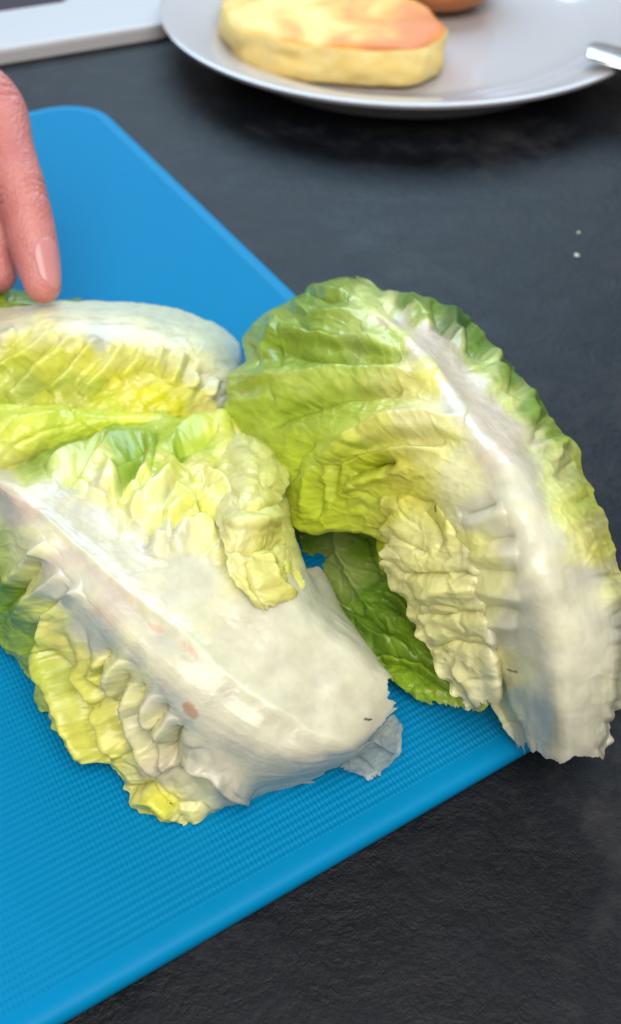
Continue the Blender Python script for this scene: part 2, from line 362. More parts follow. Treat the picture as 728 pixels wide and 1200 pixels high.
# ================= right leaf: tall arched leaf, rib towards the camera, base hanging off the board
netR = [
 [(392,331,3.2),(394,329,3.3),(397,328,3.4),(399,327,3.5),(401,326,3.5),(402,326,3.5),(404,326,3.5),(410,328,3.3),(418,331,2.9)],
 [(352,354,2.7),(360,345,3.2),(372,338,3.7),(388,337,4.2),(402,337,4.4),(410,338,4.4),(418,337,4.4),(436,338,4.0),(462,344,3.1)],
 [(290,386,2.2),(306,380,2.9),(340,372,3.8),(384,360,4.6),(420,358,5.1),(432,360,5.2),(446,358,5.1),(470,352,4.6),(505,350,3.2)],
 [(276,416,2.1),(310,402,3.4),(355,396,4.3),(405,392,5.0),(448,388,5.6),(466,388,5.8),(484,384,5.6),(512,372,4.9),(548,374,3.3)],
 [(268,452,1.9),(305,446,3.4),(355,442,4.4),(415,437,5.2),(472,432,5.9),(500,430,6.2),(528,424,5.9),(560,410,5.2),(592,420,3.3)],
 [(262,486,1.6),(308,492,3.0),(362,488,4.2),(430,480,5.2),(498,474,6.1),(535,472,6.5),(568,466,6.1),(600,452,5.3),(634,474,3.2)],
 [(285,535,1.4),(322,545,2.6),(376,532,3.9),(440,514,5.2),(515,514,6.2),(568,518,6.7),(606,510,6.2),(638,502,5.2),(684,538,3.0)],
 [(322,600,1.6),(350,590,2.6),(392,572,3.7),(448,546,5.0),(525,552,6.1),(598,566,6.7),(640,556,6.2),(668,556,5.0),(706,598,2.8)],
 [(352,626,2.0),(378,618,2.6),(408,600,3.4),(462,574,4.6),(535,592,5.8),(615,614,6.5),(668,606,6.0),(700,618,4.6),(728,662,2.6)],
 [(430,632,2.4),(452,632,2.9),(480,622,3.4),(505,615,4.2),(548,640,5.4),(628,662,6.2),(690,660,5.6),(718,680,4.2),(745,728,2.2)],
 [(470,680,2.3),(490,680,2.7),(512,680,3.2),(535,680,3.9),(562,692,4.8),(640,712,5.6),(708,712,5.0),(730,730,3.8),(752,780,1.6)],
 [(505,742,2.0),(525,738,2.4),(545,736,2.8),(560,736,3.3),(580,745,3.9),(650,764,4.8),(716,764,4.4),(730,780,3.2),(738,812,1.6)],
 [(548,790,1.6),(560,786,1.9),(575,786,2.2),(586,788,2.6),(598,796,3.0),(655,812,4.0),(714,812,3.6),(722,820,2.6),(722,835,1.6)],
 [(590,838,1.2),(596,835,1.4),(602,834,1.6),(608,834,1.9),(616,838,2.2),(662,856,3.0),(704,856,2.6),(711,858,2.0),(717,852,1.4)],
 [(608,884,.7),(611,885,.8),(614,885,.9),(618,886,1.1),(626,888,1.4),(662,892,2.0),(692,892,1.7),(702,889,1.3),(711,880,.9)],
]
crR = [
 ('c',1.5,10,[(470,412),(440,410),(403,404),(366,400),(332,398)][::-1]),
 ('g',2.2,9,[(330,408),(374,420),(418,425),(470,420)]),
 ('r',1.3,10,[(330,392),(362,394),(403,397),(450,402)]),
 ('g',1.6,6,[(352,378),(366,392),(400,396),(428,392)]),
 ('r',1.0,7,[(345,352),(366,372),(400,370),(430,372)]),
 ('g',1.3,6,[(362,346),(384,352),(410,352)]),
 ('r',1.0,7,[(360,340),(385,342),(410,348)]),
 ('r',1.7,13,[(284,444),(333,446),(396,436),(462,436),(510,445)]),
 ('g',2.0,10,[(318,500),(345,484),(372,472),(405,462),(470,458)]),
 ('c',1.1,9,[(318,494),(345,476),(372,464),(405,456),(472,452)]),
 ('r',1.1,8,[(300,420),(318,400),(330,376)]),
 ('g',1.5,8,[(326,404),(326,422),(330,436)]),
 ('g',1.0,6,[(292,400),(304,420),(300,438)]),
 ('r',1.1,9,[(276,470),(300,474),(326,466)]),
 ('r',1.6,12,[(380,542),(409,517),(447,500),(505,492),(545,496)]),
 ('c',1.5,9,[(386,548),(404,534),(422,524),(460,510),(512,508),(540,514)]),
 ('g',1.4,7,[(400,544),(424,532),(462,518),(520,518)]),
 ('r',1.3,7,[(402,566),(408,544),(434,532),(478,525),(520,528)]),
 ('g',2.4,8,[(414,558),(428,550),(444,543),(462,541)]),
 ('r',1.2,6,[(408,575),(420,566),(446,556),(480,548)]),
 ('c',1.5,8,[(386,588),(390,562),(396,542)]),
 ('g',1.2,6,[(340,566),(352,540),(372,520)]),
 ('r',.9,7,[(355,600),(362,570),(372,548)]),
 ('g',1.1,6,[(372,608),(376,584),(384,566)]),
 ('g',.8,8,[(560,634),(582,630),(606,628)]),
 ('g',.8,8,[(560,668),(584,670),(610,668)]),
 ('g',.7,8,[(566,712),(586,712),(608,716)]),
 ('g',1.0,6,[(540,602),(562,598),(584,592)]),
 ('r',.7,9,[(545,616),(570,612),(596,604)]),
 ('r',.75,9,[(550,652),(580,652),(610,650)]),
 ('r',.75,9,[(556,690),(584,694),(612,700)]),
 ('r',1.0,9,[(565,730),(586,730),(606,734)]),
 # dark blade beyond the rib
 ('g',1.6,6,[(448,352),(462,362),(490,378)]),('g',1.6,7,[(505,356),(508,372),(530,398)]),('g',1.5,6,[(548,380),(552,402),(572,424)]),
 ('g',1.4,6,[(600,432),(598,450),(612,470)]),('g',1.4,6,[(640,486),(632,500),(640,520)]),('g',1.2,6,[(676,540),(664,548),(664,566)]),
 ('r',1.4,7,[(478,348),(486,362),(510,384)]),('r',1.4,7,[(526,364),(530,384),(548,406)]),('r',1.2,7,[(575,412),(580,430),(596,448)]),
 ('r',1.2,7,[(618,460),(618,474),(628,494)]),('r',1.0,6,[(660,520),(652,526),(654,540)]),
]
smR = [(345,412,(.22,.38,.03)),(395,422,(.22,.38,.04)),(440,424,(.34,.48,.10)),(335,408,(.22,.38,.03)),(365,392,(.24,.40,.05)),(410,396,(.34,.48,.14)),(350,482,(.34,.50,.06)),(395,466,(.36,.50,.07)),(440,462,(.46,.56,.12)),(405,336,(.24,.36,.05)),(375,348,(.26,.42,.08)),(440,545,(.44,.52,.04)),(425,555,(.34,.44,.03)),(505,395,WP),(480,376,WP),(540,432,WP),(585,500,WP),(535,470,WH),(300,395,LG),(330,380,LG),(290,440,(.36,.52,.10)),(340,420,LG),(400,345,(.28,.44,.08)),(360,345,MG),(385,410,LG),(430,422,LG),(420,395,PG),
 (350,450,(.42,.56,.14)),(300,480,(.40,.56,.09)),(400,448,(.46,.60,.18)),(460,400,PG),(450,450,(.60,.68,.36)),(500,450,CR),(400,480,(.40,.56,.08)),(350,520,(.42,.56,.06)),(320,560,(.40,.54,.05)),
 (360,590,(.42,.55,.05)),(400,600,(.46,.58,.06)),(430,570,(.52,.62,.09)),(440,510,(.60,.68,.22)),(500,500,(.74,.76,.48)),(500,530,(.70,.74,.36)),(470,550,YE),(480,590,YE),(540,560,(.74,.76,.56)),
 (470,372,WH),(455,362,(.62,.68,.42)),(430,348,PG),(500,405,WP),(520,435,WP),(545,455,WP),(570,490,WP),(590,530,WP),(610,570,WH),(560,600,WH),(620,640,WH),(640,700,WH),(660,780,WH),(600,740,WH),(650,850,WH),(700,740,WH),(690,680,WH),
 (540,640,CR),(560,690,(.76,.78,.50)),(575,740,(.76,.78,.56)),(520,700,CR),(600,800,(.74,.78,.66)),(570,800,CR),
 (480,355,MG),(510,360,MG),(530,380,DG),(490,375,LG),(560,395,MG),(585,420,DG),(600,440,MG),(565,425,PG),(630,480,MG),(650,505,LG),(600,465,(.55,.66,.36)),(630,510,(.68,.74,.55)),(680,540,(.42,.52,.08)),(700,590,(.50,.60,.12)),
 (665,545,(.60,.70,.40)),(715,630,(.60,.68,.18)),(735,680,(.66,.72,.22)),(700,610,(.62,.70,.36)),(722,735,WH),(742,700,(.70,.74,.40)),(750,735,(.74,.77,.56)),(728,690,(.72,.76,.48))]
def blR(x, y, u, v):
    ribc = 5/8.; d = np.abs(v-ribc)
    # pleats at right angles to the rib, cells at the rim
    near, c1 = quilt(x, y, .97, -.10, 95, 30, 5, .6, 3.0); far, c2 = quilt(x, y, .96, -.2, 50, 31, 9, .7, 3.0); fine, c3 = quilt(x, y, 1, 0, 19, 14, 29, .6, 4)
    inrib = sm(.10, .20, d); L = (v < ribc)
    low = sm(560, 620, y)
    w_far = sm(.28, .42, d)*np.where(L, .55, 1.0)
    a = (near*1.15*(1-w_far)+far*1.0*w_far)*inrib*np.where(L, .75, 1.1)
    a = a + fine*.09*inrib*sm(.2, .4, d)
    # fine fibres and dents along the rib
    rib = (1-inrib)*(.10*fbm(u*7, v*34, 44, 2)+.035*fbm(u*12, v*170, 46, 2)+.05*fbm(x/9, y/9, 45, 2)*sm(640, 480, y))+.9*np.exp(-((v-ribc)/.055)**2)*sm(.1, .25, u)
    base = sm(760, 850, y)*.30*fbm(x/9, y/90, 55, 2)
    gr = np.exp(-((1-near)*(1-w_far)+(1-far)*w_far-1)**2*8)*0
    tm = 1+.10*(w_far*(far-.7)+(1-w_far)*(near-.7))*inrib*1.2
    fr = 4.2*fbm(u*17, v, 6, 3)*sm(.10, 0, v)+4.6*fbm(u*19, v, 16, 3)*sm(.90, 1, v)
    return a+rib+base+fr*.5, tm
def thR(x, y, u, v):
    d = np.abs(v-5/8.); return .35+3.4*sm(.22, .04, d)
gR = leaf_grid(netR, 430, 400, crR, smR, (.035, .03, .015, .02), blR, 1.3, 3, thR, cs=1.5,
   spots=[(567,340+0,8,4,.3,(.50,.30,.20),0.0),(452,398,3,2,0,BR,.8),(610,545,9,4,.7,(.72,.56,.50),.35),(628,520,5,3,.7,(.74,.50,.46),.5),(560,470,12,5,.8,(.74,.60,.54),.35),
          (448,380,10,4,.9,(.62,.50,.34),.6),(680,889,16,3.5,0,(.72,.42,.32),.7),(640,893,8,2.5,0,(.5,.32,.2),.6),(588,787,8,1.6,.1,(.02,.04,.01),0),(600,787,7,1.3,.15,(.03,.05,.02),.9),(289,463,2.5,2,0,(.6,.25,.05),.8)])
tR = thing('lettuce_leaf', tuple(W(600, 600, 0)), 'tall arched lettuce leaf with green tip, thick rib whose base overhangs the board edge', 'lettuce leaf', 'torn lettuce leaves on the board')
nv = 400; jl, jr = int(4.05/8*(nv-1)), int(6.1/8*(nv-1))
leaf_mesh('blade', gR, None, tR, BLADE, 0, jl); leaf_mesh('midrib', gR, None, tR, RIB, jl, jr); leaf_mesh('blade', gR, None, tR, BLADE, jr, nv-1)
# crumpled cream lobe in front
netF = [
 [(470,566,4.3),(482,560,4.6),(500,558,4.9),(520,560,5.1),(545,574,5.3),(580,596,5.6)],
 [(452,592,4.0),(468,582,4.5),(492,580,4.9),(520,582,5.2),(552,596,5.5),(592,612,5.8)],
 [(449,622,3.7),(468,618,4.4),(494,616,4.8),(522,616,5.2),(558,626,5.4),(600,640,5.2)],
 [(441,661,3.3),(466,660,4.0),(496,658,4.5),(526,656,4.9),(560,664,5.2),(600,678,4.7)],
 [(464,696,3.0),(484,694,3.6),(508,692,4.1),(536,692,4.5),(566,698,4.7),(598,712,4.1)],
 [(484,738,2.7),(502,734,3.1),(524,732,3.6),(548,732,4.0),(574,738,4.2),(592,750,3.4)],
 [(508,778,2.4),(522,774,2.7),(540,772,3.1),(560,772,3.4),(580,776,3.6),(590,782,2.8)],
 [(538,818,2.0),(548,814,2.2),(558,812,2.5),(570,810,2.7),(584,806,3.0),(588,802,2.5)],
 [(556,832,1.8),(562,832,1.9),(568,830,2.1),(576,828,2.3),(584,824,2.5),(590,820,2.7)],
]
crF = [('r',1.3,8,[(462,600),(480,588),(505,586),(520,600),(530,620),(528,640)]),('g',1.6,5,[(500,600),(512,612),(518,632),(512,648)]),
 ('g',1.4,5,[(448,655),(470,672),(500,672),(540,670),(575,680)]),('r',1.2,9,[(488,700),(520,690),(555,690)]),('g',1.3,5,[(490,716),(520,722),(556,716),(590,722)]),
 ('g',1.2,5,[(500,760),(530,752),(560,756),(596,764)]),('c',1.3,7,[(500,700),(492,720),(508,752)]),('g',1.2,5,[(536,600),(550,618),(556,650)]),
 ('r',.9,8,[(560,606),(584,600)]),('r',.8,9,[(560,652),(596,652)]),('r',.8,9,[(566,690),(602,698)]),('r',1.2,8,[(575,728),(602,732)]),
 ('g',1.0,5,[(560,630),(596,628)]),('g',1.0,5,[(566,670),(604,674)]),('g',1.3,5,[(570,710),(602,714)]),('g',.9,4,[(460,625),(484,640),(500,648)]),('r',.9,5,[(530,780),(548,800),(562,826)])]
smF = [(460,600,(.70,.75,.22)),(480,575,YE),(500,562,(.66,.70,.14)),(520,580,(.70,.73,.24)),(480,620,(.76,.78,.40)),(510,640,(.78,.79,.40)),(450,650,(.78,.79,.50)),(550,600,CR),(590,620,WH),(600,680,WH),(600,740,WH),(560,650,(.77,.79,.54)),
 (520,700,(.78,.79,.42)),(500,740,(.77,.79,.46)),(540,740,(.78,.79,.44)),(550,790,(.77,.79,.52)),(580,800,(.76,.79,.62)),(560,830,(.74,.78,.60)),(530,600,(.70,.74,.26))]
def blF(x, y, u, v):
    a, c = quilt(x, y, .9, .35, 34, 27, 71, .55, 3.6); b, _ = quilt(x, y, .8, .5, 17, 13, 77, .5, 4)
    m = sm(1.0, .75, v); return (.85*a+.05*b)*m+.9*np.sin(u*60+5*vn(u*9, v, 3))*sm(.14, 0, v), 1+.16*np.minimum(a-.42, .1)*sm(1, .7, v)
gF = leaf_grid(netF, 260, 200, crF, smF, cs=1.15, ragged= (.07, .0, .03, .08), blister=blF, wob=1.0, seed=31, thick=lambda x, y, u, v: .35+1.2*sm(.75, 1, v), spots=[(517,601,2,3,.5,(.10,.08,.03),.8)])
leaf_mesh('crumpled_lobe', gF, None, tR, BLADE)
# yellow inner fold behind the cream lobe
netY = [
 [(425,520,4.0),(450,514,4.4),(485,512,4.8),(520,520,5.0)],
 [(436,548,3.6),(456,545,3.9),(484,545,4.3),(515,550,4.7)],
 [(434,590,2.9),(452,585,3.2),(476,580,3.7),(505,580,4.2)],
 [(440,630,2.4),(454,625,2.8),(472,620,3.2),(495,620,3.6)],
 [(448,672,2.0),(458,670,2.3),(472,668,2.7),(490,668,3.1)]]
gY = leaf_grid(netY, 110, 90, [('g',.8,5,[(445,600),(465,592),(495,575)]),('r',.8,6,[(440,580),(460,570),(490,560)])], [(450,560,YE),(470,570,(.66,.70,.10)),(445,600,(.50,.60,.05)),(450,640,(.40,.52,.04)),(500,560,YE)],
   (.06, 0, 0, .04), lambda x, y, u, v: (.3*quilt(x, y, .7, .7, 24, 18, 87, .4, 4)[0], 1+0*x), 1.0, 37, lambda x, y, u, v: .35+0*x)
leaf_mesh('inner_fold', gY, None, tR, BLADE)

# ================= dark leaf nested underneath
netD = [
 [(300,560,1.2),(335,560,1.4),(375,560,1.6),(420,560,1.9),(470,560,2.3),(520,580,2.7)],
 [(325,602,.7),(350,605,.7),(385,605,1.0),(425,605,1.5),(470,610,2.0),(530,630,2.5)],
 [(340,640,.5),(362,645,.4),(395,645,.7),(432,650,1.3),(475,660,1.8),(545,680,2.3)],
 [(362,690,.4),(384,690,.4),(412,688,.7),(448,690,1.2),(490,700,1.6),(560,725,2.1)],
 [(395,735,.6),(415,730,.6),(440,728,.9),(470,732,1.2),(505,742,1.4),(570,765,1.8)],
 [(435,778,.9),(450,772,1.0),(470,768,1.2),(495,770,1.3),(525,780,1.3),(575,800,1.5)],
 [(478,812,.9),(490,806,1.1),(505,802,1.2),(525,805,1.2),(545,812,1.1),(575,822,1.2)],
 [(500,826,.7),(512,826,.8),(525,828,.8),(537,830,.8),(548,832,.7),(565,835,.9)]]
crD = [('r',1.0,6,[(392,610),(400,650),(420,690),(450,730)]),('g',1.6,6,[(425,615),(430,645),(445,680)]),('c',1.6,8,[(425,770),(455,772),(490,782),(520,806),(548,822)]),
 ('g',1.8,6,[(420,762),(450,764),(490,770),(530,790)]),('g',1.4,5,[(400,715),(430,722),(460,745)]),('r',1.2,7,[(372,700),(410,716),(440,745),(480,760)]),('g',1.5,5,[(450,700),(470,720),(500,745)]),('r',1.0,6,[(440,690),(470,705),(500,735)]),('g',1.2,5,[(345,660),(365,660),(385,650)])]
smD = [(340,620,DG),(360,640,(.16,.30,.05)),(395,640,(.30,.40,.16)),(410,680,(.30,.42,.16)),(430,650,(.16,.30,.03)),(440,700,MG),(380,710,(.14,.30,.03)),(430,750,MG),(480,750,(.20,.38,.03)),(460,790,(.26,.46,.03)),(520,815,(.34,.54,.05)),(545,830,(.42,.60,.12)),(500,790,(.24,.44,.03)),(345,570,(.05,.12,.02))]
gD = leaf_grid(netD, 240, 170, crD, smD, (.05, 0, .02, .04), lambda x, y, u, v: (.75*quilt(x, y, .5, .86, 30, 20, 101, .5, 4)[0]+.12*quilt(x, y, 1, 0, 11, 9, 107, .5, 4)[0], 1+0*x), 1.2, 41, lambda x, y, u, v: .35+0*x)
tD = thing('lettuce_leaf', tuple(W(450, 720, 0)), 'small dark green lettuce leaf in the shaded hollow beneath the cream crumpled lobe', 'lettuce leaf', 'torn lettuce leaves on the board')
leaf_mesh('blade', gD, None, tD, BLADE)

# ================= front left leaf
netL = [
 [(-60,505,2.4),(-62,512,2.8),(-65,520,3.1),(-66,527,3.3),(-68,535,3.3),(-75,555,2.9),(-85,585,2.2),(-100,625,1.4),(-115,665,.7)],
 [(8,548,2.6),(8,552,3.1),(7,557,3.5),(6,562,3.8),(3,569,3.9),(-4,590,3.4),(-14,625,2.6),(-30,665,1.6),(-48,705,.7)],
 [(66,517,2.1),(72,532,3.0),(76,550,3.6),(76,575,4.1),(58,608,4.3),(40,634,3.8),(20,668,2.8),(0,705,1.7),(-18,748,.6)],
 [(128,499,1.9),(140,520,3.0),(148,550,3.8),(142,592,4.4),(108,650,4.6),(84,680,4.1),(58,712,3.0),(36,748,1.9),(20,785,.6)],
 [(190,490,1.8),(202,518,3.0),(206,560,3.9),(196,615,4.6),(156,692,4.7),(128,724,4.2),(100,756,3.1),(72,792,1.9),(46,832,.6)],
 [(255,489,1.7),(268,518,2.9),(268,570,3.9),(252,636,4.6),(206,732,4.6),(174,768,4.1),(146,800,3.0),(112,836,1.8),(78,872,.6)],
 [(322,530,1.7),(322,560,2.7),(316,605,3.8),(300,672,4.4),(256,770,4.4),(220,808,3.8),(190,842,2.8),(152,878,1.6),(114,908,.6)],
 [(338,592,1.9),(342,624,2.7),(342,662,3.4),(340,716,4.0),(300,806,4.0),(264,846,3.4),(234,878,2.5),(196,912,1.4),(152,946,.5)],
 [(352,658,1.8),(366,684,2.5),(376,712,3.0),(382,756,3.5),(346,840,3.5),(312,874,3.0),(284,902,2.1),(254,932,1.2),(212,968,.4)],
 [(378,668,1.5),(392,708,2.2),(406,740,2.7),(416,780,3.1),(386,860,3.1),(352,890,2.5),(330,910,1.7),(310,922,1.0),(282,938,.4)],
 [(404,722,1.5),(420,744,1.9),(434,764,2.3),(444,800,2.7),(424,862,2.6),(398,886,2.0),(380,902,1.4),(358,914,.9),(338,924,.4)],
 [(428,770,1.4),(440,780,1.7),(454,790,1.9),(472,806,2.2),(466,838,2.1),(440,866,1.6),(416,888,1.1),(396,902,.8),(374,918,.4)],
]
for k_, r_ in enumerate(netL):
    if k_ > 1:
        for j_, dz in ((3, -.10), (4, -.32), (5, .06), (6, .10)): r_[j_] = (r_[j_][0], r_[j_][1], r_[j_][2]+dz)
crL = [
 ('r',.8,11,[(-10,562),(50,606),(104,654),(156,700),(210,744),(262,790),(310,826),(360,856),(420,876)]),
 ('g',1.8,7,[(70,572),(90,556),(112,534),(128,520)]),('r',1.5,8,[(55,553),(85,538),(110,527),(132,513)]),
 ('r',1.6,8,[(98,566),(112,542),(128,524),(168,512)]),('g',2.6,8,[(134,560),(140,546),(154,535),(172,526)]),
 ('c',2.6,10,[(137,590),(139,560),(150,546),(168,532)]),('r',1.5,8,[(120,580),(130,560),(136,548)]),
 ('r',1.6,8,[(138,592),(160,572),(174,552),(178,530),(172,512)]),('g',1.9,7,[(150,570),(160,552),(166,540)]),
 ('r',1.5,8,[(154,606),(180,586),(198,566),(203,540)]),('c',1.9,8,[(156,608),(168,592),(190,584),(206,566)]),
 ('g',2.4,7,[(210,545),(209,527),(232,518),(258,503)]),('r',1.7,9,[(200,530),(206,512),(228,500),(268,492),(300,508)]),
 ('g',1.8,6,[(222,560),(250,548),(262,530)]),('r',1.6,9,[(228,566),(240,556),(256,566),(268,588),(282,602)]),
 ('g',1.9,6,[(228,576),(236,594),(252,606),(280,612)]),('c',1.8,8,[(199,632),(204,604),(226,588)]),
 ('r',1.3,8,[(200,640),(222,620),(252,612)]),('g',1.8,6,[(300,560),(318,552),(338,548)]),('g',1.4,5,[(270,500),(296,520),(324,530)]),('r',1.2,6,[(285,540),(310,534),(332,538)]),
 ('g',1.6,6,[(170,640),(176,612),(192,598)]),('r',1.0,8,[(180,650),(188,624)]),('g',1.6,7,[(185,505),(180,530),(178,560)]),
 # lower blade
 ('g',2.2,8,[(2,716),(22,690),(52,654)]),('r',1.7,9,[(8,690),(30,668),(60,640)]),('r',1.8,9,[(24,728),(46,700),(76,672)]),
 ('g',2.4,8,[(30,768),(46,738),(60,712),(86,690)]),('r',1.9,9,[(58,760),(56,726),(72,700),(100,692)]),
 ('r',2.2,11,[(46,756),(62,788),(86,826),(106,866),(120,900)]),('c',2.2,7,[(118,905),(106,862),(92,828),(76,796),(62,770),(54,752)]),
 ('g',2.0,6,[(62,758),(82,792),(100,826),(114,860),(128,896)]),('r',1.7,8,[(88,782),(100,800),(118,820)]),('r',1.8,9,[(112,830),(128,856),(142,886)]),
 ('g',1.9,6,[(104,790),(122,812),(138,836),(150,872)]),('r',1.5,7,[(122,770),(112,790),(122,806)]),('r',1.5,7,[(142,772),(132,796),(134,818)]),
 ('g',1.6,5,[(128,760),(120,786),(124,806)]),('g',1.6,5,[(150,790),(140,816),(150,846)]),('r',1.7,8,[(156,800),(154,836),(170,876),(186,906)]),
 ('g',1.9,6,[(166,800),(164,836),(180,872)]),('r',1.4,7,[(180,812),(176,840),(186,858)]),('r',1.7,8,[(200,836),(188,868),(200,900)]),
 ('g',1.8,6,[(196,824),(182,856),(192,890)]),('g',1.8,6,[(214,850),(202,876),(206,892)]),('g',1.6,5,[(150,926),(178,920),(206,946)]),('r',1.5,8,[(158,936),(184,936),(206,960)]),
 ('g',1.6,5,[(212,900),(234,902),(254,920)]),('r',1.6,9,[(214,890),(244,892),(270,906),(292,930)]),('c',1.4,7,[(292,934),(262,902),(222,886)]),
]
smL = [(60,535,(.28,.44,.10)),(110,517,(.26,.44,.08)),(140,512,(.26,.44,.08)),(185,515,(.34,.52,.08)),(222,518,(.46,.60,.12)),(180,548,(.46,.58,.14)),(160,570,(.50,.60,.18)),(215,545,(.62,.70,.20)),(232,590,(.66,.72,.24)),(205,610,(.62,.68,.28)),(255,607,(.66,.72,.22)),(290,530,(.66,.72,.20)),(45,532,(.16,.30,.06)),(70,520,(.18,.34,.06)),(95,508,(.22,.38,.07)),(125,502,(.24,.42,.08)),(148,535,(.20,.38,.04)),(142,552,(.30,.48,.08)),(168,522,(.30,.48,.08)),(205,505,(.36,.54,.08)),(212,525,(.34,.50,.05)),(236,506,(.44,.58,.08)),(95,545,(.50,.60,.26)),(112,530,(.42,.54,.16)),(5,690,(.20,.36,.04)),(25,700,(.30,.46,.08)),(35,755,(.30,.46,.06)),(8,740,(.22,.38,.04)),(60,790,(.46,.58,.12)),(0,562,WP),(60,590,WH),(100,620,WH),(160,640,WH),(220,680,WH),(300,740,WH),(380,780,WH),(440,820,WH),(30,600,WP),(70,660,WP),(130,710,WP),(180,760,WH),(240,820,WH),(300,870,WH),(370,890,WH),(350,800,WH),(420,740,WH),(370,690,WH),(330,720,WH),
 (400,700,WH),(30,540,(.34,.46,.16)),(60,522,(.26,.42,.10)),(80,545,(.60,.68,.40)),(110,510,(.30,.46,.12)),(130,540,(.64,.70,.34)),(120,565,(.73,.75,.56)),(150,500,(.36,.52,.10)),(150,540,(.34,.52,.08)),(160,560,(.62,.68,.26)),
 (185,500,(.42,.56,.14)),(190,540,(.66,.72,.24)),(220,500,(.50,.62,.12)),(250,500,(.58,.68,.16)),(220,540,(.72,.75,.30)),(180,590,(.76,.77,.50)),(240,570,(.77,.78,.34)),(280,520,(.74,.77,.30)),(280,560,(.77,.78,.38)),(320,545,(.76,.78,.42)),
 (240,620,(.76,.77,.50)),(300,600,(.78,.79,.38)),(320,640,(.77,.78,.36)),(205,620,WH),
 (0,640,(.40,.50,.20)),(20,640,(.60,.64,.42)),(-10,690,LG),(10,720,MG),(40,680,(.62,.66,.40)),(30,740,LG),(60,650,(.72,.72,.58)),(90,690,WH),(20,770,LG),(60,730,(.62,.68,.30)),(50,790,(.52,.62,.14)),(70,830,(.56,.64,.18)),(40,830,LG),(80,770,(.62,.68,.26)),
 (110,740,WH),(110,800,(.60,.68,.18)),(100,860,(.60,.67,.16)),(130,850,(.64,.70,.20)),(130,900,(.60,.68,.18)),(150,800,(.74,.76,.52)),(170,850,(.76,.77,.58)),(200,820,WH),(160,900,(.72,.75,.40)),(150,935,(.64,.70,.26)),(190,945,(.60,.66,.10)),(190,900,(.72,.66,.54)),
 (210,960,(.66,.72,.36)),(230,920,(.76,.78,.60)),(260,910,WH),(250,880,WH),(290,930,WH)]
def blL(x, y, u, v):
    c = 4/8.; d = v-c
    upn, _ = quilt(x, y, .62, -.78, 75, 27, 203, .6, 3.0); upf, _ = quilt(x, y, .75, -.3, 40, 29, 207, .65, 3.4)
    lon, _ = quilt(x, y, .45, .89, 75, 27, 213, .6, 3.0); lof, _ = quilt(x, y, .6, .8, 42, 28, 217, .65, 3.4); fine, _ = quilt(x, y, 1, 0, 12, 10, 219, .5, 4)
    # blade limits in the photo frame: white plate ends along these lines
    up = sm(0, 26, (560+.62*(x-60))-(y-0)*1.0+4)*sm(430, 350, x)                 # above the line (60,560)->(300,709)
    up = up*np.where(x > 300, sm(650, 560, y), 1)
    ln = (700+.93*(x-70)); lo = sm(0, 30, y-ln+0)*sm(330, 290, x)
    fu = sm(60, 110, (560+.62*(x-60))-y); fl = sm(60, 105, y-ln)
    a = up*(upn*1.2*(1-fu)+upf*1.25*fu)+lo*(lon*1.2*(1-fl)+lof*1.25*fl)+fine*.10*np.maximum(up*fu, lo*fl)
    plate = (1-np.maximum(up, lo))
    rib = plate*(.12*fbm(u*7, v*30, 244, 2)+.04*fbm(u*12, v*170, 246, 2)+.05*fbm(x/10, y/10, 245, 2))
    tm = 1+.10*(up*(upf-.7)+lo*(lof-.7))
    fr = 2.6*fbm(u*17, v, 6, 3)*(sm(.06, 0, v)+sm(.95, 1, v))*sm(.8, .6, u)
    return a+rib+fr, tm
def thL(x, y, u, v):
    return .35+3.2*sm(.34, .08, np.abs(v-.47))*(1-.5*sm(.75, 1, u))
gL = leaf_grid(netL, 420, 400, crL, smL, (.02, .035, .0, .055), blL, 1.3, 7, thL, cs=1.65,
   spots=[(225,830,12,7,.9,(.62,.34,.18),.8),(193,805,4,5,.3,(.70,.50,.44),.6),(182,736,11,4,.5,(.76,.46,.36),.6),(225,768,22,3.5,.75,(.76,.50,.42),.5),(432,843,6,1.6,.1,(.02,.02,.02),.9),
          (25,590,35,7,.7,(.66,.50,.42),.45),(100,665,50,6,.72,(.70,.58,.52),.4),(205,640+300,10,4,1,(.62,.60,.1),.0),(172,905,8,10,1,(.74,.56,.46),.5)])
tL = thing('lettuce_leaf', tuple(W(240, 720, 0)), 'large front lettuce leaf with broad white rib, brown spot and torn base', 'lettuce leaf', 'torn lettuce leaves on the board')
jl, jr = int(2.9/8*399), int(5.3/8*399)
leaf_mesh('blade', gL, None, tL, BLADE, 0, jl); leaf_mesh('midrib', gL, None, tL, RIB, jl, jr); leaf_mesh('blade', gL, None, tL, BLADE, jr, 399)
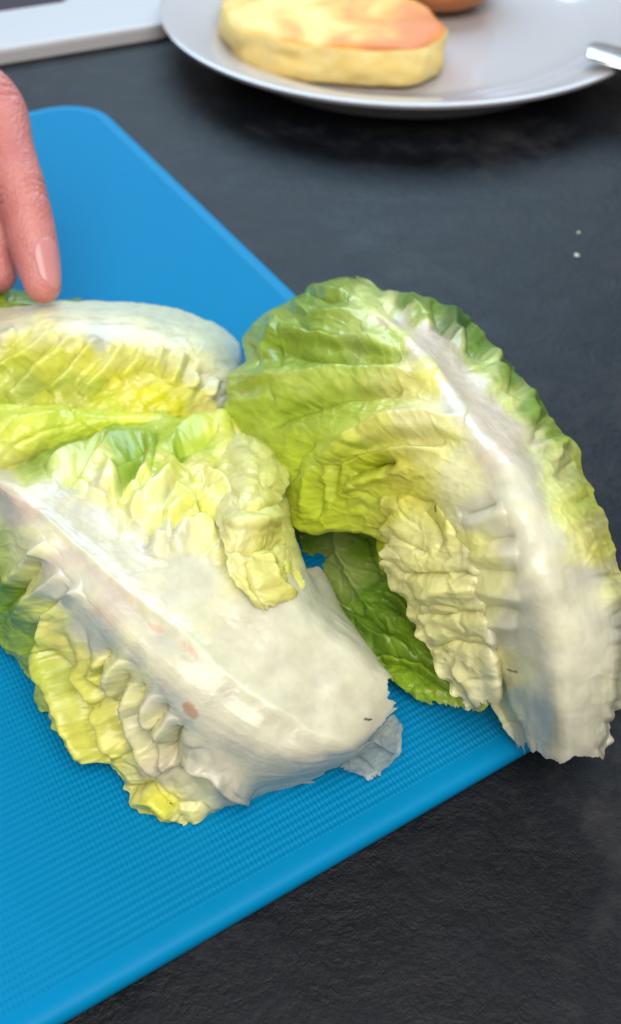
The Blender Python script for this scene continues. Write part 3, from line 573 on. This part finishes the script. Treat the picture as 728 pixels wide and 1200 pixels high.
# folded yellow frill lying over the white plate
netG = [
 [(252,506,1.9),(282,506,2.5),(300,512,2.4),(316,524,2.0)],
 [(250,530,2.8),(286,526,3.5),(310,528,3.2),(336,546,2.5)],
 [(246,562,3.3),(288,554,4.2),(314,552,3.9),(340,568,3.1)],
 [(250,590,3.9),(282,582,4.7),(308,578,4.4),(324,594,3.7)],
 [(254,618,4.7),(280,614,5.0),(308,612,4.6),(330,624,3.6)],
 [(262,650,5.0),(284,644,4.9),(312,638,4.5),(338,646,3.5)],
 [(272,682,4.7),(294,676,4.7),(322,668,4.3),(350,672,3.4)],
 [(292,704,4.4),(308,702,4.4),(330,694,4.0),(356,688,3.4)],
 [(304,715,4.1),(318,714,4.1),(336,708,3.8),(354,698,3.4)]]
gG = leaf_grid(netG, 170, 120, cs=1.15, creases=[('g',1.6,5,[(262,640),(290,648),(312,640),(335,650)]),('r',1.4,9,[(268,624),(300,616),(325,606)]),('g',1.4,4,[(288,660),(296,690),(310,712)]),('r',1.3,6,[(312,650),(318,680),(340,700)]),('g',1.3,4,[(326,640),(334,670),(350,690)]),('g',1.5,5,[(272,590),(300,600),(326,590)])],
   samples=[(300,600,(.78,.79,.38)),(320,580,(.78,.78,.32)),(320,640,(.76,.78,.28)),(280,640,(.78,.79,.44)),(300,690,(.76,.78,.34)),(345,680,(.74,.76,.24)),(270,600,(.78,.78,.50))],
   ragged=(.06, .05, .03, .06), blister=lambda x, y, u, v: (.95*quilt(x, y, .9, .5, 40, 30, 303, .6, 3.2)[0]*sm(0, .25, v), 1+.2*np.minimum(quilt(x, y, .9, .5, 40, 30, 303, .6, 3.2)[0]-.42, .1)), wob=1.0, seed=47, thick=lambda x, y, u, v: .4+0*x)
leaf_mesh('folded_frill', gG, None, tL, BLADE)
# thin torn skin at the cut base
netT = [[(462,836,1.9),(448,850,1.8),(432,866,1.6),(412,884,1.2),(396,898,.9)],
        [(470,846,1.5),(458,866,1.3),(444,880,1.1),(424,896,.9),(402,902,.8)],
        [(474,852,1.3),(466,874,1.0),(454,890,.8),(436,904,.7),(412,904,.7)],
        [(472,862,1.1),(470,884,.8),(460,894,.6),(438,918,.55),(424,906,.65)]]
gT = leaf_grid(netT, 60, 120, [('r',.5,3,[(440,868),(462,880)]),('g',.5,3,[(420,888),(440,906)])], [(440,880,(.55,.68,.70)),(465,850,WH)], (.03, .03, 0, .14), lambda x, y, u, v: (.35*fbm(x/7, y/7, 4, 3), 1+0*x), .6, 57, lambda x, y, u, v: .12+0*x)
mT = BLADE.copy(); mT.name = 'translucent_leaf_skin'
bT = mT.node_tree.nodes['Principled BSDF']; 
ntT = mT.node_tree; tp = ntT.nodes.new('ShaderNodeBsdfTransparent'); mxT = ntT.nodes.new('ShaderNodeMixShader'); mxT.inputs[0].default_value = .5
src = ntT.nodes['Material Output'].inputs['Surface'].links[0].from_socket
ntT.links.new(src, mxT.inputs[1]); ntT.links.new(tp.outputs[0], mxT.inputs[2]); ntT.links.new(mxT.outputs[0], ntT.nodes['Material Output'].inputs['Surface'])
leaf_mesh('torn_skin', gT, None, tL, mT)

# ================= back left leaf under the finger
netB = [
 [(-110,372,2.4),(-112,384,3.0),(-114,398,3.2),(-120,430,2.7),(-130,470,2.2),(-140,510,1.8),(-150,560,1.4)],
 [(-40,364,2.5),(-40,380,3.1),(-42,396,3.3),(-52,430,2.8),(-66,470,2.3),(-76,510,1.9),(-86,570,1.5)],
 [(30,357,2.5),(30,374,3.2),(26,392,3.4),(12,428,2.9),(-6,468,2.4),(-18,510,2.0),(-28,570,1.5)],
 [(82,353,2.4),(82,371,3.2),(78,390,3.4),(64,426,3.0),(44,464,2.5),(30,506,2.1),(18,562,1.5)],
 [(130,353,2.2),(130,372,3.1),(126,394,3.3),(112,428,3.0),(92,464,2.5),(76,504,2.1),(62,556,1.5)],
 [(178,356,1.9),(178,378,2.8),(174,404,3.0),(160,434,2.8),(142,468,2.4),(128,504,2.0),(116,546,1.5)],
 [(222,366,1.6),(220,390,2.4),(214,416,2.6),(202,442,2.5),(188,472,2.2),(178,504,1.8),(170,538,1.4)],
 [(256,380,1.3),(254,402,1.9),(246,426,2.1),(236,448,2.0),(226,474,1.8),(218,502,1.5),(214,530,1.2)],
 [(280,400,.9),(279,418,1.2),(274,438,1.4),(266,456,1.4),(258,478,1.3),(254,500,1.2),(252,524,1.0)],
 [(286,430,.6),(284,444,.7),(280,456,.8),(276,468,.8),(270,484,.8),(266,502,.8),(264,520,.8)]]
crB = [('r',1.6,8,[(0,436),(28,416),(60,394)]),('g',1.6,7,[(6,452),(40,424),(70,398)]),('r',1.5,8,[(10,468),(44,438),(84,400)]),('g',1.6,6,[(24,470),(70,434),(100,404)]),
 ('r',1.6,8,[(60,462),(92,428),(118,398)]),('g',1.5,6,[(76,466),(112,430),(132,406)]),('r',1.5,8,[(94,462),(128,428),(146,404)]),('g',1.5,6,[(104,470),(140,432),(160,410)]),('r',1.4,8,[(140,444),(158,428),(166,408)]),
 ('g',1.4,6,[(160,440),(174,420)]),('r',1.6,8,[(176,440),(186,422),(188,410)]),('g',1.4,6,[(190,446),(200,420)]),('r',1.5,7,[(198,452),(208,432),(212,418)]),('g',1.3,5,[(212,448),(220,424)]),('r',1.3,6,[(222,456),(228,438)]),('g',1.3,5,[(234,456),(240,434)]),('r',1.2,6,[(244,468),(250,446)]),('g',1.2,5,[(254,470),(260,448)]),
 ('r',1.2,8,[(0,400),(20,390)]),('g',1.4,7,[(-20,480),(40,476),(100,482)])]
smB = [(-40,375,WH),(20,372,(.76,.78,.64)),(80,368,(.76,.78,.64)),(140,370,(.74,.78,.66)),(200,385,(.68,.76,.66)),(250,400,(.60,.72,.64)),(275,420,(.56,.70,.64)),(0,392,(.74,.74,.60)),(60,396,(.74,.75,.46)),(120,395,WH),(20,420,(.56,.64,.12)),(60,430,(.58,.64,.14)),(30,450,(.46,.56,.18)),(100,430,(.62,.66,.16)),(90,455,(.50,.58,.16)),
 (140,420,(.68,.70,.30)),(150,445,(.64,.66,.10)),(180,470,(.68,.66,.02)),(170,440,(.70,.70,.20)),(200,450,(.70,.70,.16)),(200,480,(.66,.68,.06)),(190,415,(.76,.77,.50)),(120,480,(.54,.62,.06)),(60,475,(.50,.58,.07)),(0,480,(.44,.56,.06)),(230,470,(.66,.70,.26)),(225,435,(.74,.76,.54)),(250,450,(.74,.77,.62)),(265,470,(.66,.74,.60)),(250,495,(.52,.62,.12)),(60,520,(.36,.5,.05)),(140,510,(.44,.56,.06))]
def blB(x, y, u, v):
    a, _ = quilt(x, y, .78, -.62, 66, 20, 401, .4, 3.2); b, _ = quilt(x, y, .8, -.4, 26, 19, 407, .5, 4); m = sm(.30, .42, v); k = sm(.5, .7, v)
    return m*(a*1.1*(1-.5*k)+b*.5*k)+(1-m)*.22*fbm(x/30, y/6, 411, 3)+(1-m)*.1*fbm(x/6, y/6, 412, 3), 1+.08*m*(a-.7)
gB = leaf_grid(netB, 260, 220, crB, smB, (.02, .0, 0, .03), blB, 1.2, 61, lambda x, y, u, v: .35+3.0*sm(.42, .1, v))
tB = thing('lettuce_leaf', tuple(W(120, 430, 0)), 'yellow green lettuce leaf at the back with pale smooth rib, held down by the finger', 'lettuce leaf', 'torn lettuce leaves on the board')
jb = int(.36*219)
leaf_mesh('midrib', gB, None, tB, RIB, 0, jb); leaf_mesh('blade', gB, None, tB, BLADE, jb, 219)
netI = [[(-80,470,2.7),(-80,490,2.9),(-80,520,2.8),(-80,560,2.2)],[(-20,472,2.8),(-20,490,3.0),(-22,520,2.8),(-25,560,2.2)],[(30,474,2.8),(32,490,2.95),(34,512,2.8),(30,545,2.1)],[(70,474,2.7),(74,488,2.8),(78,504,2.6),(78,528,2.0)],
 [(104,480,2.5),(112,490,2.6),(118,500,2.4),(118,518,1.9)],[(150,484,2.3),(158,492,2.4),(162,500,2.2),(162,514,1.8)],[(206,488,2.0),(212,494,2.1),(216,500,2.0),(218,508,1.7)]]
gI = leaf_grid(netI, 150, 80, [('r',.7,7,[(-10,500),(30,492),(70,488)]),('g',.8,5,[(84,478),(92,488),(100,500)]),('g',.6,4,[(20,520),(50,505),(80,500)])], [(0,500,(.50,.60,.10)),(40,500,(.52,.62,.12)),(80,495,(.50,.62,.10)),(100,485,(.46,.58,.07)),(150,490,(.54,.64,.08)),(200,490,(.56,.66,.12)),(10,545,(.58,.68,.22))],
   (.05, 0, 0, .05), lambda x, y, u, v: (.35*quilt(x, y, .9, -.3, 40, 20, 501, .4, 3)[0], 1+0*x), 1.0, 67, lambda x, y, u, v: .35+0*x)
leaf_mesh('inner_fold', gI, None, tB, BLADE)
# dark tip behind the finger
netS = [[(-60,326,1.6),(-60,340,2.2),(-60,356,2.4),(-60,372,2.2)],[(-10,328,1.6),(-8,340,2.2),(-6,352,2.4),(-4,366,2.2)],[(18,338,1.5),(20,346,2.0),(22,354,2.2),(24,364,2.0)],[(60,352,1.4),(62,354,1.6),(64,358,1.8),(66,364,1.8)],[(98,351,1.2),(98,353,1.4),(99,357,1.6),(100,362,1.5)]]
gS = leaf_grid(netS, 120, 50, [('g',1.0,5,[(-20,345),(5,350),(20,348)]),('r',.9,4,[(-10,338),(10,345)])], [(0,345,(.26,.38,.04)),(20,350,(.20,.32,.04)),(90,354,(.22,.34,.04))], (.1, 0, .0, .05), lambda x, y, u, v: (.5*quilt(x, y, 1, 0, 20, 12, 601, .5, 4)[0], 1+0*x), .8, 77, lambda x, y, u, v: .35+0*x)
tS = thing('lettuce_leaf', tuple(W(0, 350, 0)), 'dark green lettuce leaf tip just showing beneath the fingertips', 'lettuce leaf', 'torn lettuce leaves on the board')
leaf_mesh('blade', gS, None, tS, BLADE)

# ================= plate and what is on it
PC = (.0488, .5404); PR = .1252
ceramic, ntc, bc, _ = mat('white_glazed_ceramic')
bc.inputs['Base Color'].default_value = (.48, .465, .48, 1); bc.inputs['Roughness'].default_value = .12; bc.inputs['Coat Weight'].default_value = .4; bc.inputs['Coat Roughness'].default_value = .05
def lathe(name, prof, n=128, parent=None, material=None):
    V = []; Fs = []
    for r, z in prof:
        for k in range(n): a = 2*math.pi*k/n; V.append((r*math.cos(a), r*math.sin(a), z))
    for i in range(len(prof)-1):
        for k in range(n): a = i*n+k; b = i*n+(k+1) % n; Fs.append((a, b, b+n, a+n))
    me = bpy.data.meshes.new(name); me.from_pydata(V, [], Fs); me.polygons.foreach_set('use_smooth', [True]*len(me.polygons)); me.update()
    return link(name, me, parent, material)
tp_ = thing('dinner_plate', (PC[0], PC[1], 0), 'white glazed round plate holding bread on the dark counter', 'plate')
prof_top = [(.0005, .0075), (.03, .0075), (.06, .0076), (.080, .0080), (.088, .0088), (.094, .0108), (.099, .0132), (.106, .0160), (.114, .0188), (.121, .0200), (.1243, .0206), (.1252, .0202)]
prof_bot = [(.1252, .0202), (.1250, .0188), (.1235, .0176), (.116, .0155), (.1045, .0100), (.0975, .0040), (.0945, .0010), (.093, 0), (.089, 0), (.087, .0022), (.04, .0030), (.0005, .0030)]
lathe('plate_top', prof_top, 160, tp_, ceramic); lathe('foot', prof_bot, 160, tp_, ceramic)
for o in tp_.children: 
    if o.name.startswith('foot'): pass

def bread_mat(name, crust):
    m, nt, b, out = mat(name); L = nt.links; tc = N(nt, 'ShaderNodeTexCoord')
    n = N(nt, 'ShaderNodeTexNoise'); n.inputs['Scale'].default_value = 22 if crust else 90; n.inputs['Detail'].default_value = 6; n.inputs['Distortion'].default_value = .8
    n2 = N(nt, 'ShaderNodeTexNoise'); n2.inputs['Scale'].default_value = 420; n2.inputs['Detail'].default_value = 6; n2.inputs['Roughness'].default_value = .7
    for q in (n, n2): L.new(tc.outputs['Object'], q.inputs['Vector'])
    r = ramp(nt, [(.40, (.90, .64, .20)), (.48, (.90, .50, .10)), (.55, (.84, .34, .05)), (.66, (.68, .20, .03))] if crust else [(.3, (.88, .64, .18)), (.7, (.92, .76, .34))])
    sx = N(nt, 'ShaderNodeSeparateXYZ'); L.new(tc.outputs['Object'], sx.inputs[0]); ma = N(nt, 'ShaderNodeMath', operation='MULTIPLY_ADD'); L.new(sx.outputs[0], ma.inputs[0]); ma.inputs[1].default_value = 2.2 if crust else 0; L.new(n.outputs['Fac'], ma.inputs[2])
    L.new(ma.outputs[0], r.inputs[0]); L.new(r.outputs[0], b.inputs['Base Color']); b.inputs['Roughness'].default_value = .42 if crust else .65
    b.inputs['Subsurface Weight'].default_value = .15; b.inputs['Subsurface Radius'].default_value = (.003, .002, .001); b.inputs['Subsurface Scale'].default_value = 1
    bump(nt, b, n2.outputs['Fac'], .0012, .5); return m
def slab(outline, z0, z1, bulge, seed, rings=14, dome=.002):
    """closed rounded slab: side wall rings and a domed top; returns (body, crust) data"""
    pts = np.array(outline); c = pts.mean(0); n = len(pts)
    V = []; Fs = []
    def ring(sc, z): 
        for k, p in enumerate(pts):
            q = c+(p-c)*sc; d = .0034*float(fbm(np.array(p[0]*90.), np.array(p[1]*90.+z*150), seed, 3)); q = q+(p-c)/np.linalg.norm(p-c)*d
            V.append((q[0], q[1], z+.0030*float(vn(np.array(q[0]*70.), np.array(q[1]*70.), seed+3))*min(1, (z-z0)/.006)))
    lv = [(.93, z0), (.985, z0+.0015)]+[(1+bulge*math.sin(math.pi*t), z0+.0015+(z1-z0-.004)*t) for t in np.linspace(0, 1, 9)]+[(.985, z1-.0012)]
    nb = len(lv)
    lt = [(.985, z1-.0012), (.955, z1), (.90, z1+dome*.4), (.8, z1+dome*.7), (.65, z1+dome), (.45, z1+dome*1.1), (.25, z1+dome*.9), (.06, z1+dome)]
    for s, z in lv+lt: ring(s, z)
    tot = nb+len(lt)
    for i in range(tot-1):
        if i == nb-1: continue
        for k in range(n): a = i*n+k; b = i*n+(k+1) % n; Fs.append((i, (a, b, b+n, a+n)))
    fb = [f for i, f in Fs if i < nb]+[tuple(range(n))[::-1]]; ft = [f for i, f in Fs if i >= nb]+[tuple(range((tot-1)*n, tot*n))]
    return V, fb, ft
def smooth_outline(P, n=120):
    P = np.array(P); m = len(P); out = []
    for t in np.linspace(0, m, n, endpoint=False):
        i = int(t); f = t-i; a, b, c, d = P[(i-1) % m], P[i % m], P[(i+1) % m], P[(i+2) % m]
        out.append(.5*((2*b)+(-a+c)*f+(2*a-5*b+4*c-d)*f*f+(-a+3*b-3*c+d)*f**3))
    return out
zb = .85
front = [W(x, y, zb)[:2] for x, y in [(279,80),(300,88),(350,97),(410,104),(465,106),(500,100),(517,82)]]
back = [W(x, y, zb)[:2] for x, y in [(510,62),(480,42),(440,22),(390,8),(330,2),(284,8),(262,30),(264,56)]]
V, fb, ft = slab(smooth_outline(front+back), .0085, .0265, .02, 3)
V = np.array(V); org = np.array([V[:, 0].mean(), V[:, 1].mean(), 0.0085]); Vl = (V-org).tolist()
tb = thing('bread_piece', tuple(org), 'thick yellow piece of bread with toasted orange top lying on the plate', 'bread')
def pm(name, V, Fs, parent, material):
    me = bpy.data.meshes.new(name); used = sorted({i for f in Fs for i in f}); mp = {a: b for b, a in enumerate(used)}
    me.from_pydata([V[i] for i in used], [], [tuple(mp[i] for i in f) for f in Fs]); me.polygons.foreach_set('use_smooth', [True]*len(me.polygons)); me.update()
    return link(name, me, parent, material)
pm('crumb', Vl, fb, tb, bread_mat('soft_yellow_crumb', False)); pm('toasted_crust', Vl, ft, tb, bread_mat('toasted_crust', True))
# round bun
bm = bmesh.new(); bmesh.ops.create_icosphere(bm, subdivisions=5, radius=1)
for v in bm.verts:
    c = v.co.copy(); z = c.z*.021 if c.z > 0 else c.z*.017
    k = 1+.03*float(fbm(np.array(c.x*2.), np.array(c.y*2.+c.z), 8, 3)); v.co = (c.x*.034*k, c.y*.034*k, max(z, -.0155))
me = bpy.data.meshes.new('bun'); bm.to_mesh(me); bm.free(); me.polygons.foreach_set('use_smooth', [True]*len(me.polygons))
bmt, ntb, bb, _ = mat('brown_bun_crust'); tcb = N(ntb, 'ShaderNodeTexCoord'); nb_ = N(ntb, 'ShaderNodeTexNoise'); nb_.inputs['Scale'].default_value = 40; nb_.inputs['Detail'].default_value = 6
rb = ramp(ntb, [(.3, (.50, .17, .04)), (.7, (.36, .10, .025))]); ntb.links.new(tcb.outputs['Object'], nb_.inputs['Vector']); ntb.links.new(nb_.outputs['Fac'], rb.inputs[0]); ntb.links.new(rb.outputs[0], bb.inputs['Base Color'])
bb.inputs['Roughness'].default_value = .35; bump(ntb, bb, nb_.outputs['Fac'], .0008, .4)
bp_ = W(515, 7, 1.2); bun = link('bun', me, None, bmt); bun.location = (bp_[0], bp_[1]+.016, .0078+.0158)
tag(bun, 'round glossy brown bun at the top of the picture behind the bread', 'bun')

# cutlery handle on the rim
steel = simple('polished_steel', (.78, .79, .81), .16, 1.0)
def bar(name, pts, widths, thick, parent, material, zs=None):
    """flat bar with rounded section following pts"""
    pts = [Vector(p) for p in pts]; V = []; Fs = []; S = 14
    for i, p in enumerate(pts):
        t = (pts[min(i+1, len(pts)-1)]-pts[max(i-1, 0)]).normalized(); side = t.cross(Vector((0, 0, 1))).normalized(); up = side.cross(t).normalized()
        for k in range(S):
            a = 2*math.pi*k/S; ca, sa = math.cos(a), math.sin(a)
            V.append(tuple(p+side*widths[i]*math.copysign(abs(ca)**.7, ca)+up*thick*math.copysign(abs(sa)**.8, sa)))
    for i in range(len(pts)-1):
        for k in range(S): a = i*S+k; b = i*S+(k+1) % S; Fs.append((a, b, b+S, a+S))
    Fs += [tuple(range(S))[::-1], tuple(range((len(pts)-1)*S, len(pts)*S))]
    me = bpy.data.meshes.new(name); me.from_pydata(V, [], Fs); me.polygons.foreach_set('use_smooth', [True]*len(me.polygons)); me.update(); return link(name, me, parent, material)
h0 = Vector(W(688, 58, 2.5)); h1 = Vector(W(860, 104, 1.72)); dv = (h1-h0)
tk = thing('table_knife', tuple(h0), 'silver cutlery handle resting over the right rim of the plate', 'cutlery')
P_ = [dv*t for t in (0, .01, .03, .08, .2, .5, .8, 1.0, 1.06, 1.1)]
bar('handle', P_, [.002, .0065, .0095, .0110, .0115, .0105, .008, .0060, .0060, .0065], .0016, tk, steel)
P2 = [dv*t for t in (1.1, 1.25, 1.6, 2.0, 2.3, 2.45, 2.5)]
bar('blade', P2, [.0065, .0090, .0100, .0100, .0085, .0045, .001], .0006, tk, steel)

# pale tray with dark well at the upper left
traym = simple('pale_grey_enamel', (.50, .50, .52), .32); dark = simple('glossy_dark_glass', (.03, .03, .05), .10)
q0 = W(0, 57, .8)[:2]; q1 = W(190, 27, .8)[:2]; tx = (q1-q0)/np.linalg.norm(q1-q0); ty = np.array([-tx[1], tx[0]])
tt_ = thing('hob', (q0[0]-tx[0]*.42, q0[1]-tx[1]*.42, 0), 'pale grey metal frame with dark glossy middle at the upper left corner', 'hob'); tt_.rotation_euler = (0, 0, math.atan2(tx[1], tx[0]))
def frame_mesh(L_, W_, wd, z, zi):
    V = []; Fs = []
    prof = [(0.001, 0.0), (0, .0005), (0, z-.002), (.0006, z-.0006), (.002, z), (wd-.001, z), (wd, z-.001), (wd, zi)]
    nn = 4*9
    for ins, zz in prof:
        for (x, y) in rounded_rect(L_-2*ins, W_-2*ins, max(.022-ins, .006), 8): V.append((x+ins, y+ins, zz))
    for i in range(len(prof)-1):
        for k in range(nn): a = i*nn+k; b = i*nn+(k+1) % nn; Fs.append((a, b, b+nn, a+nn))
    return V, Fs, [v for v in V[-nn:]]
V, Fs, inner = frame_mesh(.52, .50, .052, .008, .003)
me = bpy.data.meshes.new('frame'); me.from_pydata(V, [], Fs); me.update(); link('frame', me, tt_, traym)
me = bpy.data.meshes.new('glass_top'); me.from_pydata([(x, y, .0032) for x, y, z in inner], [], [tuple(range(len(inner)))]); me.update(); link('glass_top', me, tt_, dark)

# crumbs on the counter
crm = simple('pale_crumb', (.62, .60, .52), .7)
for (x, y, r, lab) in [(678,273,.0007,'small pale crumb on the counter right of the leaf tip, the farther of two'),(676,300,.0009,'flat pale crumb on the counter right of the leaf tip, the nearer of two')]:
    bm = bmesh.new(); bmesh.ops.create_icosphere(bm, subdivisions=2, radius=r)
    for v in bm.verts: v.co *= 1+.5*random.uniform(-1, 1)*.6; v.co.z *= .6
    me = bpy.data.meshes.new('crumb'); bm.to_mesh(me); bm.free(); o = link('crumb', me, None, crm); p = W(x, y, 0); o.location = (p[0], p[1], r*.4); tag(o, lab, 'crumb', 'crumbs on the counter')
# ================= hand
def skin_material():
    m, nt, b, out = mat('skin'); L = nt.links; tc = N(nt, 'ShaderNodeTexCoord')
    n = N(nt, 'ShaderNodeTexNoise'); n.inputs['Scale'].default_value = 75; n.inputs['Detail'].default_value = 5
    f = N(nt, 'ShaderNodeTexVoronoi'); f.inputs['Scale'].default_value = 900
    w_ = N(nt, 'ShaderNodeTexNoise'); w_.inputs['Scale'].default_value = 500; w_.inputs['Detail'].default_value = 4
    for q in (n, f, w_): L.new(tc.outputs['Object'], q.inputs['Vector'])
    r = ramp(nt, [(.3, (.48, .15, .145)), (.7, (.60, .24, .22))]); L.new(n.outputs['Fac'], r.inputs[0]); L.new(r.outputs[0], b.inputs['Base Color'])
    b.inputs['Roughness'].default_value = .45; b.inputs['Subsurface Weight'].default_value = .35; b.inputs['Subsurface Radius'].default_value = (.006, .002, .001); b.inputs['Subsurface Scale'].default_value = 1
    ad = N(nt, 'ShaderNodeMath', operation='ADD'); L.new(f.outputs['Distance'], ad.inputs[0]); L.new(w_.outputs['Fac'], ad.inputs[1]); bump(nt, b, ad.outputs[0], .0004, .6); return m
def tube_into(bm, pts, rad, S=20, flat=1.0, up=Vector((0, 0, 1))):
    """smooth capsule chain"""
    pts = [Vector(p) for p in pts]; n = len(pts); dense = []
    def cr(a, b, c, d, t): return .5*((2*b)+(c-a)*t+(2*a-5*b+4*c-d)*t*t+(3*b-a-3*c+d)*t**3)
    for i in range(n-1):
        a = pts[max(i-1, 0)]; d = pts[min(i+2, n-1)]; ra = rad[max(i-1, 0)]; rd = rad[min(i+2, n-1)]
        for k in range(8):
            t = k/8; dense.append((cr(a, pts[i], pts[i+1], d, t), cr(ra, rad[i], rad[i+1], rd, t)))
    dense.append((pts[-1], rad[-1]))
    # round caps
    t0 = (dense[0][0]-dense[1][0]).normalized(); t1 = (dense[-1][0]-dense[-2][0]).normalized(); r0 = dense[0][1]; r1 = dense[-1][1]
    pre = [(dense[0][0]+t0*r0*math.sin(a), r0*math.cos(a)) for a in (1.5, 1.25, .95, .6, .3)]; post = [(dense[-1][0]+t1*r1*math.sin(a), r1*math.cos(a)) for a in (.3, .6, .95, 1.25, 1.5)]
    dense = pre+dense+post; rings = []
    for i, (p, r) in enumerate(dense):
        t = (dense[min(i+1, len(dense)-1)][0]-dense[max(i-1, 0)][0]).normalized(); s = t.cross(up).normalized(); q = s.cross(t).normalized()
        rings.append([bm.verts.new(p+s*r*math.cos(2*math.pi*k/S)+q*r*flat*math.sin(2*math.pi*k/S)) for k in range(S)])
    for a, b in zip(rings[:-1], rings[1:]):
        for k in range(S): bm.faces.new((a[k], a[(k+1) % S], b[(k+1) % S], b[k]))
    bm.faces.new(rings[0][::-1]); bm.faces.new(rings[-1])
bm = bmesh.new()
tip = Vector(W(50, 334, 3.35)); dip = Vector(W(27, 232, 5.0)); pip = Vector(W(-8, 120, 6.8)); mcp = Vector(W(-130, 40, 8.6))
tube_into(bm, [tip, tip.lerp(dip, .45), dip, dip.lerp(pip, .5), pip, pip.lerp(mcp, .5), mcp], [.0058, .0075, .0078, .0082, .0090, .0092, .0105])
# neighbouring middle finger, a little behind
m_t = Vector(W(-2, 322, 3.0)); m_d = Vector(W(-20, 250, 4.4)); m_p = Vector(W(-60, 130, 6.6)); m_m = mcp+Vector((-.020, .004, .001))
tube_into(bm, [m_t, m_t.lerp(m_d, .45), m_d, m_d.lerp(m_p, .5), m_p, m_p.lerp(m_m, .5), m_m], [.0060, .0074, .0078, .0084, .0092, .0094, .0105])
r_m = mcp+Vector((-.039, .001, -.002)); tube_into(bm, [r_m+Vector((.034, -.052, -.050)), r_m+Vector((.037, -.044, -.034)), r_m+Vector((.026, -.026, -.012)), r_m], [.0060, .0074, .0088, .0105])
l_m = mcp+Vector((-.056, -.006, -.007)); tube_into(bm, [l_m+Vector((.026, -.040, -.040)), l_m+Vector((.028, -.034, -.026)), l_m+Vector((.020, -.020, -.009)), l_m], [.0052, .0062, .0074, .0092])
wr = mcp+Vector((-.070, .070, .006)); palm = mcp.lerp(wr, .5)
for k, q in enumerate((mcp, m_m, r_m, l_m)): tube_into(bm, [q, q.lerp(wr+Vector((.012-.009*k, .004*k, 0)), .5), wr+Vector((.012-.009*k, .002*k, 0))], [.0115, .0150, .0150])
th0 = wr+Vector((.012, -.012, -.008)); tube_into(bm, [wr, th0+Vector((.020, -.022, -.014)), th0+Vector((.034, -.050, -.028)), th0+Vector((.036, -.072, -.040))], [.016, .0140, .0105, .0085])
tube_into(bm, [wr+Vector((.004, -.004, 0)), wr+Vector((-.03, .045, .006)), wr+Vector((-.09, .13, .02)), wr+Vector((-.14, .20, .03))], [.024, .025, .033, .038])
me = bpy.data.meshes.new('person'); bm.to_mesh(me); bm.free()
hand = link('person', me, None, skin_material()); tag(hand, 'hand reaching in from the left edge pressing a fingertip on the pale leaf', 'person')
md = hand.modifiers.new('Remesh', 'REMESH'); md.mode = 'VOXEL'; md.voxel_size = .0011; md.use_smooth_shade = True
ms_ = hand.modifiers.new('Smooth', 'SMOOTH'); ms_.iterations = 10; ms_.factor = .6
dg = bpy.context.evaluated_depsgraph_get(); nm = bpy.data.meshes.new_from_object(hand.evaluated_get(dg)); hand.modifiers.clear(); hand.data = nm; nm.name = 'person'
nm.polygons.foreach_set('use_smooth', [True]*len(nm.polygons))
# knuckle creases
co = np.zeros(len(nm.vertices)*3); nm.vertices.foreach_get('co', co); co = co.reshape(-1, 3); no = np.zeros(len(co)*3); nm.vertices.foreach_get('normal', no); no = no.reshape(-1, 3)
for ctr, ax, offs in ((dip, tip-dip, (-.0022, 0, .0020)), (pip, dip-pip, (-.003, 0, .003))):
    a = np.array(ax.normalized()); d = (co-np.array(ctr))@a; rr = np.linalg.norm(co-np.array(ctr), axis=1); k = rr < .016
    for of in offs: co[k] -= no[k]*(.0008*np.exp(-((d[k]-of+.0006*np.sin(co[k][:, 0]*900))/.00035)**2))[:, None]
nm.vertices.foreach_set('co', co.ravel()); nm.update()
# fingernail: curved plate on the side of the fingertip that faces the camera and right
ax = (tip-dip).normalized(); toc = (Vector((0, 0, H_CAM))-tip).normalized(); nd = (toc-ax*toc.dot(ax)).normalized(); sd = ax.cross(nd)
if sd.x < 0: sd = -sd
nd = (nd*.70+sd*.72).normalized(); sd2 = ax.cross(nd).normalized()
from mathutils.bvhtree import BVHTree
bvh = BVHTree.FromPolygons([tuple(v) for v in co.tolist()], [tuple(p.vertices) for p in nm.polygons])
NU, NV = 26, 18; V = []; Fs = []
for i in range(NU):
    for j in range(NV):
        a = -1+2*i/(NU-1); b = -1+2*j/(NV-1)
        wv = (1-.30*max(0, -a)**3)*(1-.45*max(0, a)**4)
        c = tip+ax*(-.0045+a*.0078 - .0016*b*b*(1 if a > 0 else -1)*abs(a)); ang = b*wv*.92
        dr = (nd*math.cos(ang)+sd2*math.sin(ang))
        hit = bvh.ray_cast(c+dr*.02, -dr)
        p = hit[0] if hit[0] is not None else c+dr*.006
        e = max(abs(a), abs(b)); V.append(tuple(p+dr*(.00032*(1-e**8)-.00006)))
for i in range(NU-1):
    for j in range(NV-1): a = i*NV+j; Fs.append((a, a+1, a+NV+1, a+NV))
me = bpy.data.meshes.new('fingernail'); me.from_pydata(V, [], Fs); me.polygons.foreach_set('use_smooth', [True]*len(me.polygons)); me.update()
nail = link('fingernail', me, hand, simple('fingernail', (.58, .245, .25), .25))
sld = nail.modifiers.new('Solidify', 'SOLIDIFY'); sld.thickness = .0004
